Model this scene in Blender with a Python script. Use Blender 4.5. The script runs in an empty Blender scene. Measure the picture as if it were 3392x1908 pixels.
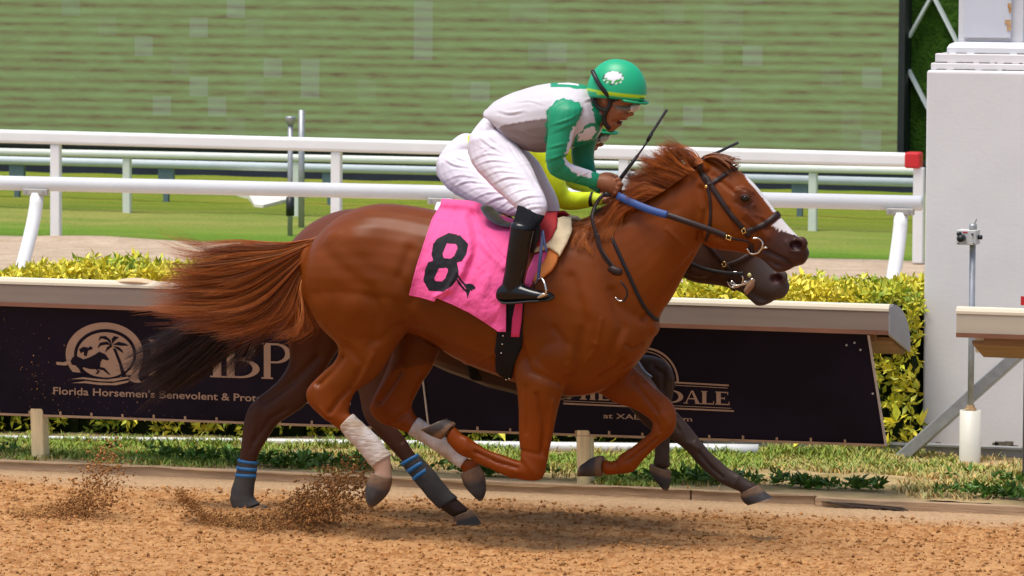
import bpy, bmesh, math, random
import numpy as np
from mathutils import Vector, Matrix, geometry
from mathutils.bvhtree import BVHTree

# ------------------------------------------------------------------ camera, sky, sun, exposure
S = bpy.context.scene
R = math.radians
YAW, TILT, ROLL, CAM_H, CAM_D = R(17.7), R(4.3507), R(0.36), 3.18, 25.0
FPX = 16459.6                                   # focal length in pixels of the 3392 px wide photograph
fwd = np.array([-math.sin(YAW)*math.cos(TILT), math.cos(YAW)*math.cos(TILT), -math.sin(TILT)])
_r0 = np.array([math.cos(YAW), math.sin(YAW), 0.0]); _u0 = np.cross(_r0, fwd)
rgt = _r0*math.cos(ROLL)+_u0*math.sin(ROLL); upv = _u0*math.cos(ROLL)-_r0*math.sin(ROLL)
CAM = -fwd*CAM_D; CAM[2] = CAM_H
cd = bpy.data.cameras.new('camera'); cam = bpy.data.objects.new('camera', cd); S.collection.objects.link(cam)
cam.matrix_world = Matrix(((rgt[0], upv[0], -fwd[0], CAM[0]), (rgt[1], upv[1], -fwd[1], CAM[1]), (rgt[2], upv[2], -fwd[2], CAM[2]), (0, 0, 0, 1)))
cd.sensor_width = 36.0; cd.lens = 36.0*FPX/3392.0; cd.clip_start = 0.5; cd.clip_end = 3000
cd.dof.use_dof = True; cd.dof.focus_distance = 24.9; cd.dof.aperture_fstop = 12.0
S.camera = cam
W = bpy.data.worlds.new('World'); S.world = W; W.use_nodes = True
nt = W.node_tree; bg = nt.nodes['Background']
sky = nt.nodes.new('ShaderNodeTexSky'); sky.sky_type = 'NISHITA'; sky.sun_disc = False
SUN_EL, SUN_AZ = R(73), R(212)                  # azimuth clockwise from +Y (north)
sky.sun_elevation = SUN_EL; sky.sun_rotation = SUN_AZ; sky.air_density = 1.0; sky.dust_density = 3.0; sky.ozone_density = 1.0
nt.links.new(sky.outputs[0], bg.inputs[0]); bg.inputs[1].default_value = 0.13
sd = bpy.data.lights.new('sun', 'SUN'); sd.energy = 2.1; sd.angle = R(26); sd.color = (1.0, 0.95, 0.87)
so = bpy.data.objects.new('sun', sd); S.collection.objects.link(so)
_sv = Vector((math.sin(SUN_AZ)*math.cos(SUN_EL), math.cos(SUN_AZ)*math.cos(SUN_EL), math.sin(SUN_EL)))
so.rotation_euler = _sv.to_track_quat('Z', 'Y').to_euler(); so.location = (0, 0, 60)
S.view_settings.view_transform = 'Standard'; S.view_settings.look = 'None'; S.view_settings.gamma = 1.0; S.view_settings.exposure = 0.55
S.cycles.use_denoising = True
S.cycles.max_bounces = 6; S.cycles.transparent_max_bounces = 4
try:
    S.cycles.denoiser = 'OPENIMAGEDENOISE'; S.cycles.denoising_prefilter = 'ACCURATE'
except Exception: pass

# ------------------------------------------------------------------ measuring helpers (photo pixel -> point on a real plane)
def ray(sx, sy):
    return fwd+rgt*((sx-1696)/FPX)-upv*((sy-954)/FPX)
def unp(p, Y, b=0.0):                            # on the plane  y = Y + b*z
    d = ray(*p); t = (Y+b*CAM[2]-CAM[1])/(d[1]-b*d[2]); return CAM+d*t
def ung(p, z=0.0):
    d = ray(*p); t = (z-CAM[2])/d[2]; return CAM+d*t
def proj(V):
    V = np.asarray(V)-CAM; z = V@fwd
    return 1696+FPX*(V@rgt)/z, 954-FPX*(V@upv)/z
def T(ox, oy, s):
    f = lambda x, y: (ox+x/s, oy+y/s)
    f.inv = lambda sx, sy: ((sx-ox)*s, (sy-oy)*s)
    return f
T0 = T(0, 0, 1/1.31677); T1 = T(900, 600, 1.3175); T2 = T(1900, 420, 2.0694); T3 = T(1400, 150, 2.2294)
T4 = T(1300, 650, 2.2292); T5 = T(1700, 1000, 1.932); T6 = T(450, 700, 2.2286); T7 = T(1900, 180, 5.3667)
B1 = T(160, 1040, 2.576); B2 = T(1800, 1120, 3.68)
rng = np.random.default_rng(7); random.seed(7)

# ------------------------------------------------------------------ materials
def mat(name, col=(.5, .5, .5), rough=.6, metal=0.0, spec=.5, var=.12, vscale=6.0, stretch=(1, 1, 1), bump=0.0, bscale=40.0,
        bstretch=(1, 1, 1), attr=False, sheen=0.0, coat=0.0, emit=None, col2=None, detail=6.0, bdist=.01, rvar=0.0):
    m = bpy.data.materials.new(name); m.use_nodes = True
    n, l = m.node_tree.nodes, m.node_tree.links; b = n['Principled BSDF']
    b.inputs['Roughness'].default_value = rough; b.inputs['Metallic'].default_value = metal
    b.inputs['Specular IOR Level'].default_value = spec; b.inputs['Sheen Weight'].default_value = sheen; b.inputs['Coat Weight'].default_value = coat
    tc = n.new('ShaderNodeTexCoord'); mp = n.new('ShaderNodeMapping'); mp.inputs['Scale'].default_value = stretch
    l.new(tc.outputs['Object'], mp.inputs[0])
    no = n.new('ShaderNodeTexNoise'); no.inputs['Scale'].default_value = vscale; no.inputs['Detail'].default_value = detail
    l.new(mp.outputs[0], no.inputs['Vector'])
    if col2 is not None:
        ramp = n.new('ShaderNodeValToRGB'); ramp.color_ramp.elements[0].position = .35; ramp.color_ramp.elements[1].position = .65
        ramp.color_ramp.elements[0].color = (*col, 1); ramp.color_ramp.elements[1].color = (*col2, 1)
        l.new(no.outputs['Fac'], ramp.inputs[0]); src = ramp.outputs[0]
    else:
        mr = n.new('ShaderNodeMapRange'); mr.inputs['From Min'].default_value = .25; mr.inputs['From Max'].default_value = .75
        mr.inputs['To Min'].default_value = 1-var; mr.inputs['To Max'].default_value = 1+var
        l.new(no.outputs['Fac'], mr.inputs[0])
        mx = n.new('ShaderNodeMix'); mx.data_type = 'RGBA'; mx.blend_type = 'MULTIPLY'; mx.inputs[0].default_value = 1
        if attr:
            at = n.new('ShaderNodeAttribute'); at.attribute_name = 'Col'; l.new(at.outputs['Color'], mx.inputs[6])
        else: mx.inputs[6].default_value = (*col, 1)
        l.new(mr.outputs[0], mx.inputs[7]); src = mx.outputs[2]
    l.new(src, b.inputs['Base Color'])
    if rvar:
        rr = n.new('ShaderNodeMapRange'); rr.inputs['To Min'].default_value = rough-rvar; rr.inputs['To Max'].default_value = rough+rvar
        l.new(no.outputs['Fac'], rr.inputs[0]); l.new(rr.outputs[0], b.inputs['Roughness'])
    if bump:
        mp2 = n.new('ShaderNodeMapping'); mp2.inputs['Scale'].default_value = bstretch; l.new(tc.outputs['Object'], mp2.inputs[0])
        n2 = n.new('ShaderNodeTexNoise'); n2.inputs['Scale'].default_value = bscale; n2.inputs['Detail'].default_value = 4
        l.new(mp2.outputs[0], n2.inputs['Vector'])
        bu = n.new('ShaderNodeBump'); bu.inputs['Strength'].default_value = bump; bu.inputs['Distance'].default_value = bdist
        l.new(n2.outputs['Fac'], bu.inputs['Height']); l.new(bu.outputs[0], b.inputs['Normal'])
    if emit:
        l.new(src, b.inputs['Emission Color']); b.inputs['Emission Strength'].default_value = emit
    return m

# ------------------------------------------------------------------ object helpers
def mesh_obj(name, V, Fc, m, parent=None, smooth=True, col=None, base=None):
    me = bpy.data.meshes.new(name)
    V = np.asarray(V, dtype=float)
    off = np.zeros(3)
    if parent is not None: off = np.array(parent.get('_base', (0, 0, 0)))
    elif base is not None: off = np.array(base, dtype=float)
    V = V-off
    if isinstance(Fc, np.ndarray) and Fc.ndim == 2:
        k = Fc.shape[1]; me.vertices.add(len(V)); me.vertices.foreach_set('co', V.astype(np.float32).ravel())
        me.loops.add(Fc.size); me.loops.foreach_set('vertex_index', Fc.astype(np.int32).ravel())
        me.polygons.add(len(Fc)); me.polygons.foreach_set('loop_start', np.arange(0, Fc.size, k, dtype=np.int32))
        me.polygons.foreach_set('loop_total', np.full(len(Fc), k, dtype=np.int32)); me.update(calc_edges=True)
    else:
        me.from_pydata([tuple(v) for v in V], [], [tuple(int(i) for i in f) for f in Fc]); me.update()
    me.materials.append(m)
    if smooth: me.polygons.foreach_set('use_smooth', np.ones(len(me.polygons), dtype=bool))
    if col is not None:
        a = me.color_attributes.new('Col', 'FLOAT_COLOR', 'POINT')
        c = np.ones((len(V), 4), dtype=np.float32); c[:, :3] = col; a.data.foreach_set('color', c.ravel())
    o = bpy.data.objects.new(name, me); S.collection.objects.link(o)
    if parent is not None: o.parent = parent; o['_base'] = tuple(off)
    else: o.location = off; o['_base'] = tuple(off)
    return o
def thing(name, base=(0, 0, 0)):
    o = bpy.data.objects.new(name, None); o.empty_display_size = .2; S.collection.objects.link(o)
    o.location = base; o['_base'] = tuple(float(x) for x in base); return o
def tag(o, label, cat, group=None, kind=None):
    o['label'] = label; o['category'] = cat
    if group: o['group'] = group
    if kind: o['kind'] = kind
    return o
def struct(o): o['kind'] = 'structure'; return o

class MB:                                        # mesh builder
    def __init__(s): s.V = []; s.F = []; s.n = 0
    def add(s, V, Fc):
        V = np.asarray(V, dtype=float).reshape(-1, 3); s.V.append(V)
        s.F += [tuple(int(i)+s.n for i in f) for f in Fc]; s.n += len(V); return s
    def box(s, a, b):
        (x0, y0, z0), (x1, y1, z1) = a, b
        V = [(x0, y0, z0), (x1, y0, z0), (x1, y1, z0), (x0, y1, z0), (x0, y0, z1), (x1, y0, z1), (x1, y1, z1), (x0, y1, z1)]
        return s.add(V, [(0, 3, 2, 1), (4, 5, 6, 7), (0, 1, 5, 4), (1, 2, 6, 5), (2, 3, 7, 6), (3, 0, 4, 7)])
    def bar(s, p, q, w, h, up=(0, 0, 1)):        # rectangular bar between two points
        p, q = np.array(p, float), np.array(q, float); d = q-p; d /= np.linalg.norm(d)
        a = np.cross(d, up); a /= np.linalg.norm(a); b = np.cross(a, d)
        V = [c+a*(w/2*i)+b*(h/2*j) for c in (p, q) for i, j in ((-1, -1), (1, -1), (1, 1), (-1, 1))]
        return s.add(V, [(0, 1, 2, 3), (7, 6, 5, 4), (0, 4, 5, 1), (1, 5, 6, 2), (2, 6, 7, 3), (3, 7, 4, 0)])
    def pipe(s, pts, r, n=10, cap=True):
        pts = np.array(pts, float); k = len(pts); r = np.broadcast_to(np.array(r, float), (k,))
        t = np.gradient(pts, axis=0); t /= np.linalg.norm(t, axis=1)[:, None]+1e-9
        ref = np.array((0, 0, 1.)) if abs(t[0][2]) < .9 else np.array((0, 1., 0)); V = []
        for i in range(k):
            a = np.cross(t[i], ref); a /= np.linalg.norm(a)+1e-9; b = np.cross(t[i], a); ref = np.cross(a, t[i])
            for j in range(n):
                an = 2*math.pi*j/n; V.append(pts[i]+(a*math.cos(an)+b*math.sin(an))*r[i])
        Fc = [(i*n+j, i*n+(j+1) % n, (i+1)*n+(j+1) % n, (i+1)*n+j) for i in range(k-1) for j in range(n)]
        if cap: Fc += [tuple(range(n))[::-1], tuple(range((k-1)*n, k*n))]
        return s.add(V, Fc)
    def prism(s, prof, x0, x1):                  # (y,z) profile along X
        n = len(prof); V = [(x0, y, z) for y, z in prof]+[(x1, y, z) for y, z in prof]
        return s.add(V, [(i, (i+1) % n, n+(i+1) % n, n+i) for i in range(n)]+[tuple(range(n))[::-1], tuple(range(n, 2*n))])
    def build(s, name, m, parent=None, smooth=False, base=None):
        V = np.vstack(s.V); return mesh_obj(name, V, s.F, m, parent, smooth, base=base)

def bevel(o, w=.01, seg=2):
    md = o.modifiers.new('bevel', 'BEVEL'); md.width = w; md.segments = seg; md.limit_method = 'ANGLE'; return o

def crom(P, sub):
    P = np.asarray(P, float); Q = np.vstack([2*P[0]-P[1], P, 2*P[-1]-P[-2]]); out = []
    for i in range(len(P)-1):
        p0, p1, p2, p3 = Q[i], Q[i+1], Q[i+2], Q[i+3]
        for j in range(sub):
            t = j/sub; out.append(.5*((2*p1)+(p2-p0)*t+(2*p0-5*p1+4*p2-p3)*t*t+(3*p1-p0-3*p2+p3)*t**3))
    out.append(P[-1]); return np.array(out)

def loft(pairs, tf, Y=0.0, sub=4, n=22, dom=True, wadd=0.0, grow=0.0, sh=None):
    """closed limb from (ax,ay,bx,by,half width[,y]) stations measured on the photo, unprojected onto the limb's own plane"""
    P = []
    for q in pairs:
        y = q[5] if len(q) > 5 else Y
        a, b = tf(q[0], q[1]), tf(q[2], q[3])
        if sh: a, b = sh(*a), sh(*b)
        A, B = unp(a, y), unp(b, y); c, h = (A+B)/2, (A-B)/2
        L = np.linalg.norm(h); h = h*(1+grow/L)
        P.append(np.concatenate([c, h, [q[4]+wadd]]))
    P = crom(P, sub) if len(P) > 2 else np.array(P)
    if dom:                                      # rounded ends
        d0 = P[0][:3]-P[1][:3]; d0 /= np.linalg.norm(d0)+1e-9; d1 = P[-1][:3]-P[-2][:3]; d1 /= np.linalg.norm(d1)+1e-9
        def capst(p, d):
            r = min(np.linalg.norm(p[3:6]), p[6])*.55
            return [np.concatenate([p[:3]+d*r*math.sin(a), p[3:6]*math.cos(a), [p[6]*math.cos(a)]]) for a in (.55, 1.0, 1.35)]
        P = np.vstack([capst(P[0], d0)[::-1], P, capst(P[-1], d1)])
    k = len(P); an = np.arange(n)*2*math.pi/n
    V = P[:, None, :3]+P[:, None, 3:6]*np.cos(an)[None, :, None]+np.array((0, 1., 0))[None, None]*(P[:, 6][:, None]*np.sin(an)[None])[:, :, None]
    V = V.reshape(-1, 3)
    Fc = [(i*n+j, i*n+(j+1) % n, (i+1)*n+(j+1) % n, (i+1)*n+j) for i in range(k-1) for j in range(n)]
    Fc += [tuple(range(n))[::-1], tuple(range((k-1)*n, k*n))]
    return V, Fc
def blob(p, tf, Y, r):                           # ellipsoid (rx, ry, rz)
    c = unp(tf(*p), Y); V = []; n, k = 14, 9
    for i in range(1, k):
        a = math.pi*i/k
        for j in range(n):
            b = 2*math.pi*j/n; V.append(c+np.array((r[0]*math.sin(a)*math.cos(b), r[1]*math.sin(a)*math.sin(b), r[2]*math.cos(a))))
    V += [c+np.array((0, 0, r[2])), c-np.array((0, 0, r[2]))]; m = (k-1)*n
    Fc = [(i*n+j, (i+1)*n+j, (i+1)*n+(j+1) % n, i*n+(j+1) % n) for i in range(k-2) for j in range(n)]
    Fc += [(m, j, (j+1) % n) for j in range(n)]+[(m+1, (k-2)*n+(j+1) % n, (k-2)*n+j) for j in range(n)]
    return np.array(V), Fc

def fuse(parts, vox):
    """union of closed parts as one continuous skin -> numpy verts, quads"""
    mb = MB()
    for V, Fc in parts: mb.add(V, Fc)
    me = bpy.data.meshes.new('tmp'); me.from_pydata([tuple(v) for v in np.vstack(mb.V)], [], mb.F); me.update()
    bm = bmesh.new(); bm.from_mesh(me); bmesh.ops.recalc_face_normals(bm, faces=bm.faces); bm.to_mesh(me); bm.free()
    o = bpy.data.objects.new('tmp', me); S.collection.objects.link(o)
    md = o.modifiers.new('r', 'REMESH'); md.mode = 'VOXEL'; md.voxel_size = vox; md.adaptivity = 0
    dg = bpy.context.evaluated_depsgraph_get(); ev = o.evaluated_get(dg); em = ev.to_mesh()
    V = np.empty(len(em.vertices)*3, np.float32); em.vertices.foreach_get('co', V); V = V.reshape(-1, 3).astype(float)
    Fq = np.empty(len(em.loops), np.int32); em.loops.foreach_get('vertex_index', Fq); Fq = Fq.reshape(-1, 4)
    ev.to_mesh_clear(); bpy.data.objects.remove(o); bpy.data.meshes.remove(me)
    return V, Fq
def relax(V, Fq, it, lam=.5, mu=-.52, w=None):
    E = np.vstack([Fq[:, [0, 1]], Fq[:, [1, 2]], Fq[:, [2, 3]], Fq[:, [3, 0]]]); n = len(V)
    a, b = E[:, 0], E[:, 1]; deg = np.bincount(a, minlength=n)+np.bincount(b, minlength=n)+1e-9
    w = np.ones(n) if w is None else w
    for i in range(it):
        for f in ((lam, mu) if mu else (lam,)):
            L = np.stack([(np.bincount(a, V[b, k], n)+np.bincount(b, V[a, k], n))/deg for k in range(3)], 1)-V
            V = V+L*(f*w)[:, None]
    return V
def normals(V, Fq):
    nrm = np.cross(V[Fq[:, 2]]-V[Fq[:, 0]], V[Fq[:, 3 if Fq.shape[1] > 3 else 1]]-V[Fq[:, 1 if Fq.shape[1] > 3 else 0]])
    N = np.zeros_like(V)
    for k in range(Fq.shape[1]):
        for c in range(3): N[:, c] += np.bincount(Fq[:, k], nrm[:, c], len(V))
    return N/(np.linalg.norm(N, axis=1)[:, None]+1e-12)
def pip(px, py, poly):
    inside = np.zeros(px.shape, bool); n = len(poly); j = n-1
    for i in range(n):
        xi, yi = poly[i]; xj, yj = poly[j]
        c = ((yi > py) != (yj > py)) & (px < (xj-xi)*(py-yi)/((yj-yi) if yj != yi else 1e-9)+xi)
        inside ^= c; j = i
    return inside
def pdist(px, py, line):                         # distance of points to a polyline
    d = np.full(px.shape, 1e9)
    for (x0, y0), (x1, y1) in zip(line[:-1], line[1:]):
        L = (x1-x0)**2+(y1-y0)**2+1e-9; t = np.clip(((px-x0)*(x1-x0)+(py-y0)*(y1-y0))/L, 0, 1)
        d = np.minimum(d, np.hypot(px-x0-t*(x1-x0), py-y0-t*(y1-y0)))
    return d
def vnoise(x, y, seed=0):                        # smooth value noise 0..1
    xi, yi = np.floor(x).astype(np.int64), np.floor(y).astype(np.int64); fx, fy = x-xi, y-yi
    fx, fy = fx*fx*(3-2*fx), fy*fy*(3-2*fy)
    def h(a, b):
        v = (a*374761393+b*668265263+seed*1442695041) & 0xffffffff; v = ((v ^ (v >> 13))*1274126177) & 0xffffffff
        return ((v ^ (v >> 16)) & 0xffff)/65535.0
    return (h(xi, yi)*(1-fx)+h(xi+1, yi)*fx)*(1-fy)+(h(xi, yi+1)*(1-fx)+h(xi+1, yi+1)*fx)*fy
def fbm(x, y, o=4, seed=0):
    s = 0; a = .5
    for i in range(o): s = s+a*vnoise(x*2**i, y*2**i, seed+i); a *= .5
    return s/(1-.5**o)
def worley(x, y, seed=0):                        # F1 distance and the id (0..1) of the nearest cell
    xi, yi = np.floor(x).astype(np.int64), np.floor(y).astype(np.int64); best = np.full(x.shape, 9.); bid = np.zeros(x.shape)
    def h(a, b, s):
        v = (a*374761393+b*668265263+s*974634777+seed*40503) & 0xffffffff; v = ((v ^ (v >> 13))*1274126177) & 0xffffffff
        return ((v ^ (v >> 16)) & 0xffff)/65535.0
    for i in (-1, 0, 1):
        for j in (-1, 0, 1):
            a, b = xi+i, yi+j; d = np.hypot(a+h(a, b, 1)-x, b+h(a, b, 2)-y); m = d < best
            best = np.where(m, d, best); bid = np.where(m, h(a, b, 3), bid)
    return best, bid
def strands(paths, r0, r1=.0004, cols=None):
    """paths (n,k,3) -> thin three-sided tapering hairs in one mesh"""
    P = np.asarray(paths); n, k, _ = P.shape
    t = np.gradient(P, axis=1); t /= np.linalg.norm(t, axis=2)[:, :, None]+1e-9
    a = np.cross(t, np.array((.1, .9, .3))); a /= np.linalg.norm(a, axis=2)[:, :, None]+1e-9; b = np.cross(t, a)
    rr = (r0+(r1-r0)*np.linspace(0, 1, k)**1.3)[None, :, None]
    V = np.stack([P+(a*math.cos(q)+b*math.sin(q))*rr for q in (0, 2.094, 4.189)], 2).reshape(-1, 3)
    s, i, j = np.meshgrid(np.arange(n), np.arange(k-1), np.arange(3), indexing='ij'); base = s*k*3
    Fq = np.stack([base+i*3+j, base+i*3+(j+1) % 3, base+(i+1)*3+(j+1) % 3, base+(i+1)*3+j], -1).reshape(-1, 4)
    C = None
    if cols is not None: C = np.repeat(cols, k*3, axis=0)
    return V, Fq, C
def guided(guides, tf, n, Y, ys, jit, seed, weights=None, k=9, lock=40, sh=None, lenr=(.72, 1.05)):
    """hair paths between neighbouring guide curves, gathered into locks"""
    g = np.random.default_rng(seed); G = []
    for gd in guides:
        pts = [tf(*p) for p in gd]
        if sh: pts = [sh(*p) for p in pts]
        G.append(crom(np.array(pts), 6))
    m = min(len(x) for x in G); G = np.array([x[np.linspace(0, len(x)-1, m).round().astype(int)] for x in G])
    w = np.ones(len(G)-1) if weights is None else np.array(weights, float); cdf = np.cumsum(w)/w.sum()
    out = []; nl = max(1, n//lock)
    for L in range(nl):
        u = g.random(); i = int(np.searchsorted(cdf, u)); i = min(i, len(G)-2); tl = g.random()
        lo = np.array(g.normal(0, jit, 2)); ly = g.normal(0, ys); ll = g.uniform(*lenr); cur = g.normal(0, jit*.6, 2)
        for q in range(lock):
            t = np.clip(tl+g.normal(0, .11), -.2, 1.2); c = G[i]*(1-t)+G[i+1]*t
            s = np.linspace(0, 1, m)*min(1.06, ll*g.uniform(.82, 1.06)); x = np.linspace(0, 1, m)
            cc = np.stack([np.interp(s, x, c[:, 0]), np.interp(s, x, c[:, 1])], 1)
            gr = (s**1.2)[:, None]; cc = cc+lo*gr+g.normal(0, jit*.35, 2)*gr+cur*np.sin(s*5)[:, None]*gr
            yy = Y+(ly+g.normal(0, ys*.3))*np.sqrt(s)+g.normal(0, ys*.18)
            idx = np.linspace(0, m-1, k).round().astype(int)
            out.append([unp(cc[e], yy[e]) for e in idx])
    return np.array(out)
# ------------------------------------------------------------------ materials of the place
M_WHITE = mat('white_painted_rail', (.78, .78, .76), .35, var=.04, vscale=3)
M_ALU = mat('white_aluminium', (.80, .80, .79), .3, metal=.0, var=.05, vscale=2)
M_GREY = mat('galvanised_steel', (.36, .37, .38), .45, metal=.5, var=.15, vscale=25)
M_RED = mat('red_tape', (.55, .015, .02), .4, var=.1)
M_NAVY = mat('navy_board', (.012, .016, .035), .6, var=.3, vscale=2)
M_WOOD = mat('pale_post_wood', (.80, .64, .36), .7, var=.25, vscale=4, stretch=(6, 6, .8), bump=.3, bscale=30, bstretch=(4, 4, .6))

# ------------------------------------------------------------------ ground
def grid(x0, x1, y0, y1, st, zf, m, name, col=None):
    sx_, sy_ = st if isinstance(st, tuple) else (st, st); nx, ny = int((x1-x0)/sx_)+1, int((y1-y0)/sy_)+1
    X, Y = np.meshgrid(np.linspace(x0, x1, nx), np.linspace(y0, y1, ny)); X, Y = X.ravel(), Y.ravel(); Z = zf(X, Y)
    i, j = np.meshgrid(np.arange(nx-1), np.arange(ny-1)); b = (j*nx+i).ravel()
    Fq = np.stack([b, b+1, b+nx+1, b+nx], 1)
    return mesh_obj(name, np.stack([X, Y, Z], 1), Fq, m, None, True, col(X, Y, Z) if col else None)
def crumbs(X, Y):
    wx = X+.03*(fbm(X*9, Y*9, 2, 5)-.5); z = np.zeros(X.shape); idd = np.zeros(X.shape)
    for sc, amp, sd in ((22, .013, 1), (38, .015, 2), (60, .013, 3)):
        d, k = worley(wx*sc*.85, Y*sc, sd); r = .3+.4*k; h = np.sqrt(np.clip(1-(d/r)**2, 0, 1))*amp*(.35+.9*k*k); idd = np.where(h > z, k, idd); z = np.maximum(z, h*(.5+.8*fbm(X*3, Y*3, 2, 15)))
    return z, idd
def dirt_z(X, Y):
    z, _ = crumbs(X, Y)
    lump = np.clip(fbm(X*1.7, Y*1.9, 3, 11)-.42, 0, 1)*.07
    # footprints punched by earlier runners
    foot = np.zeros(X.shape)
    for px, py, s in FOOT: foot += s*np.exp(-(((X-px)/.11)**2+((Y-py)/.09)**2))
    edge = np.clip((Y-1.55)/.5, 0, 1)
    return z*(1-.75*edge)+.0045*np.sin(Y*50+3*fbm(X*.8, Y*.8, 2, 9)*6)*(1-edge)+lump*(1-edge)+(fbm(X*9, Y*8, 3, 3)-.5)*.02*(1-edge)-foot*.5-.03+edge*.018
FOOT = [(rng.uniform(-4.5, 3.2), rng.uniform(-2.6, 1.3), rng.uniform(.015, .045)) for _ in range(110)]
def dirt_col(X, Y, Z):
    _, k = crumbs(X, Y); n1 = fbm(X*2.3, Y*2.6, 4, 21); n2 = fbm(X*22, Y*18, 3, 31)
    a, b, c = np.array((.475, .255, .104)), np.array((.345, .17, .064)), np.array((.23, .10, .032))
    t = np.clip(.35*n1+.35*n2+.8*(k-.5)+.02, 0, 1)[:, None]; col = a*(1-t)+b*t
    dk = ((k > .83) & (n2 > .44))[:, None]; col = np.where(dk, c*1.3, col)
    e = np.clip((Y-1.45)/.35, 0, 1)[:, None]*.8; return col*(1-e)+np.array((.42, .29, .17))*e
M_DIRT = mat('track_dirt', rough=.95, spec=.2, var=.22, vscale=60, attr=True, bump=.35, bscale=150, bdist=.006)
M_DIRT2 = mat('track_dirt_far', (.4, .21, .08), .95, spec=.2, col2=(.26, .12, .045), vscale=7, bump=.6, bscale=30)
dirt = struct(grid(-5.6, 4.2, -3.3, 2.12, (.0075, .0115), dirt_z, M_DIRT, 'dirt_track', dirt_col))
# loose clods lying on the harrowed surface
def loose(n, seed):
    g = np.random.default_rng(seed); x = g.uniform(-5.4, 4, n); y = g.uniform(-3.2, 1.75, n); s = .003+.0095*g.random(n)**3.2; z = dirt_z(x, y)+s*.35
    O = np.array([(1, 0, 0), (0, 1, 0), (-1, 0, 0), (0, -1, 0), (0, 0, 1), (0, 0, -1)], float); OF = np.array([(0, 1, 4), (1, 2, 4), (2, 3, 4), (3, 0, 4), (1, 0, 5), (2, 1, 5), (3, 2, 5), (0, 3, 5)])
    V = np.stack([x, y, z], 1)[:, None]+O[None]*g.uniform(.55, 1.35, (n, 6, 1))*s[:, None, None]*g.uniform(.7, 1.4, (n, 1, 3))
    C = np.repeat(np.array((.42, .195, .063))*g.uniform(.5, 1.25, (n, 1)), 6, 0)
    return mesh_obj('dirt_clods', V.reshape(-1, 3), (OF[None]+6*np.arange(n)[:, None, None]).reshape(-1, 3), M_DIRT, None, True, C)
tag(loose(36000, 19), 'loose crumbs of brown dirt strewn over the harrowed track', 'dirt clods', kind='stuff')
mb = MB()
for a, b in (((-90, -60), (60, -3.25)), ((-90, -3.25), (-5.55, 2.12)), ((4.15, -3.25), (60, 2.12))):
    mb.add([(a[0], a[1], -.02), (b[0], a[1], -.02), (b[0], b[1], -.02), (a[0], b[1], -.02)], [(0, 1, 2, 3)])
struct(mb.build('dirt_track', M_DIRT2))

M_SAND = mat('sand_strip', (.5, .385, .28), .95, spec=.1, col2=(.4, .3, .21), vscale=3, bump=.9, bscale=9, bdist=.06)
M_SOIL = mat('verge_soil', (.46, .33, .17), .95, spec=.1, col2=(.26, .2, .08), vscale=4, bump=.6, bscale=40)
M_TURF = mat('turf', (.13, .20, .028), .9, spec=.1, col2=(.215, .235, .05), vscale=1.5, stretch=(.3, 1, 1), bump=.8, bscale=20, bdist=.06, detail=9)
# brighter and drier mowing bands on the turf course
_n, _l = M_TURF.node_tree.nodes, M_TURF.node_tree.links
_tc = _n['Texture Coordinate']; _sx = _n.new('ShaderNodeSeparateXYZ'); _l.new(_tc.outputs['Object'], _sx.inputs[0])
_rp = _n.new('ShaderNodeValToRGB'); _mr = _n.new('ShaderNodeMapRange'); _mr.inputs['From Min'].default_value = 20; _mr.inputs['From Max'].default_value = 32
_l.new(_sx.outputs['Y'], _mr.inputs[0]); _l.new(_mr.outputs[0], _rp.inputs[0])
_e = _rp.color_ramp.elements; _e[0].color = (.8, 1.02, .75, 1); _e[0].position = 0; _e[1].color = (.95, 1, .7, 1); _e[1].position = 1
for p, c in ((.12, (.86, 1.08, .8, 1)), (.2, (1.25, 1.12, 1.35, 1)), (.33, (1.2, 1.12, 1.3, 1)), (.38, (.78, .82, .6, 1)), (.5, (1.1, 1, .7, 1)), (.62, (.85, .92, .55, 1)), (.75, (1.2, 1.1, .7, 1))):
    q = _e.new(p); q.color = c
_mx = _n.new('ShaderNodeMix'); _mx.data_type = 'RGBA'; _mx.blend_type = 'MULTIPLY'; _mx.inputs[0].default_value = 1
_b = _n['Principled BSDF']; _src = _b.inputs['Base Color'].links[0].from_socket
_l.new(_src, _mx.inputs[6]); _l.new(_rp.outputs[0], _mx.inputs[7]); _l.new(_mx.outputs[2], _b.inputs['Base Color'])

def verge_z(X, Y):
    return .035-.012*np.clip((Y-2.6)/.8, 0, 1)+.03*(fbm(X*1.4, Y*1.7, 3, 41)-.5)+.018*(fbm(X*8, Y*8, 2, 42)-.5)
struct(grid(-7, 5, 2.11, 4.9, .05, verge_z, M_SOIL, 'verge'))
mb = MB().add([(-90, 2.27, -.02), (60, 2.27, -.02), (60, 7, -.02), (-90, 7, -.02)], [(0, 1, 2, 3)]); struct(mb.build('verge', M_SOIL))
def sand_z(X, Y): return .05*(fbm(X*.8, Y*.9, 3, 51)-.5)+.06*np.exp(-((Y-20.2)/.3)**2)*np.exp(-((X+10.6)/.7)**2)
struct(grid(-34, 20, 4.9, 20.6, .15, sand_z, M_SAND, 'sand_path'))
def turf_z(X, Y): return .03-.09*np.clip((20.75-Y)/.25, 0, 1)+.03*(fbm(X*.5, Y*.6, 3, 61)-.5)+.0*X
struct(grid(-60, 40, 20.45+.0, 40, .25, lambda X, Y: turf_z(X, Y)+.03*(fbm(X*2, Y*0, 2, 62)-.5), M_TURF, 'turf_course'))
mb = MB().add([(-900, 2.3, -.12), (900, 2.3, -.12), (900, 1500, -.12), (-900, 1500, -.12)], [(0, 1, 2, 3)]); struct(mb.build('infield_ground', M_TURF))
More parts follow.
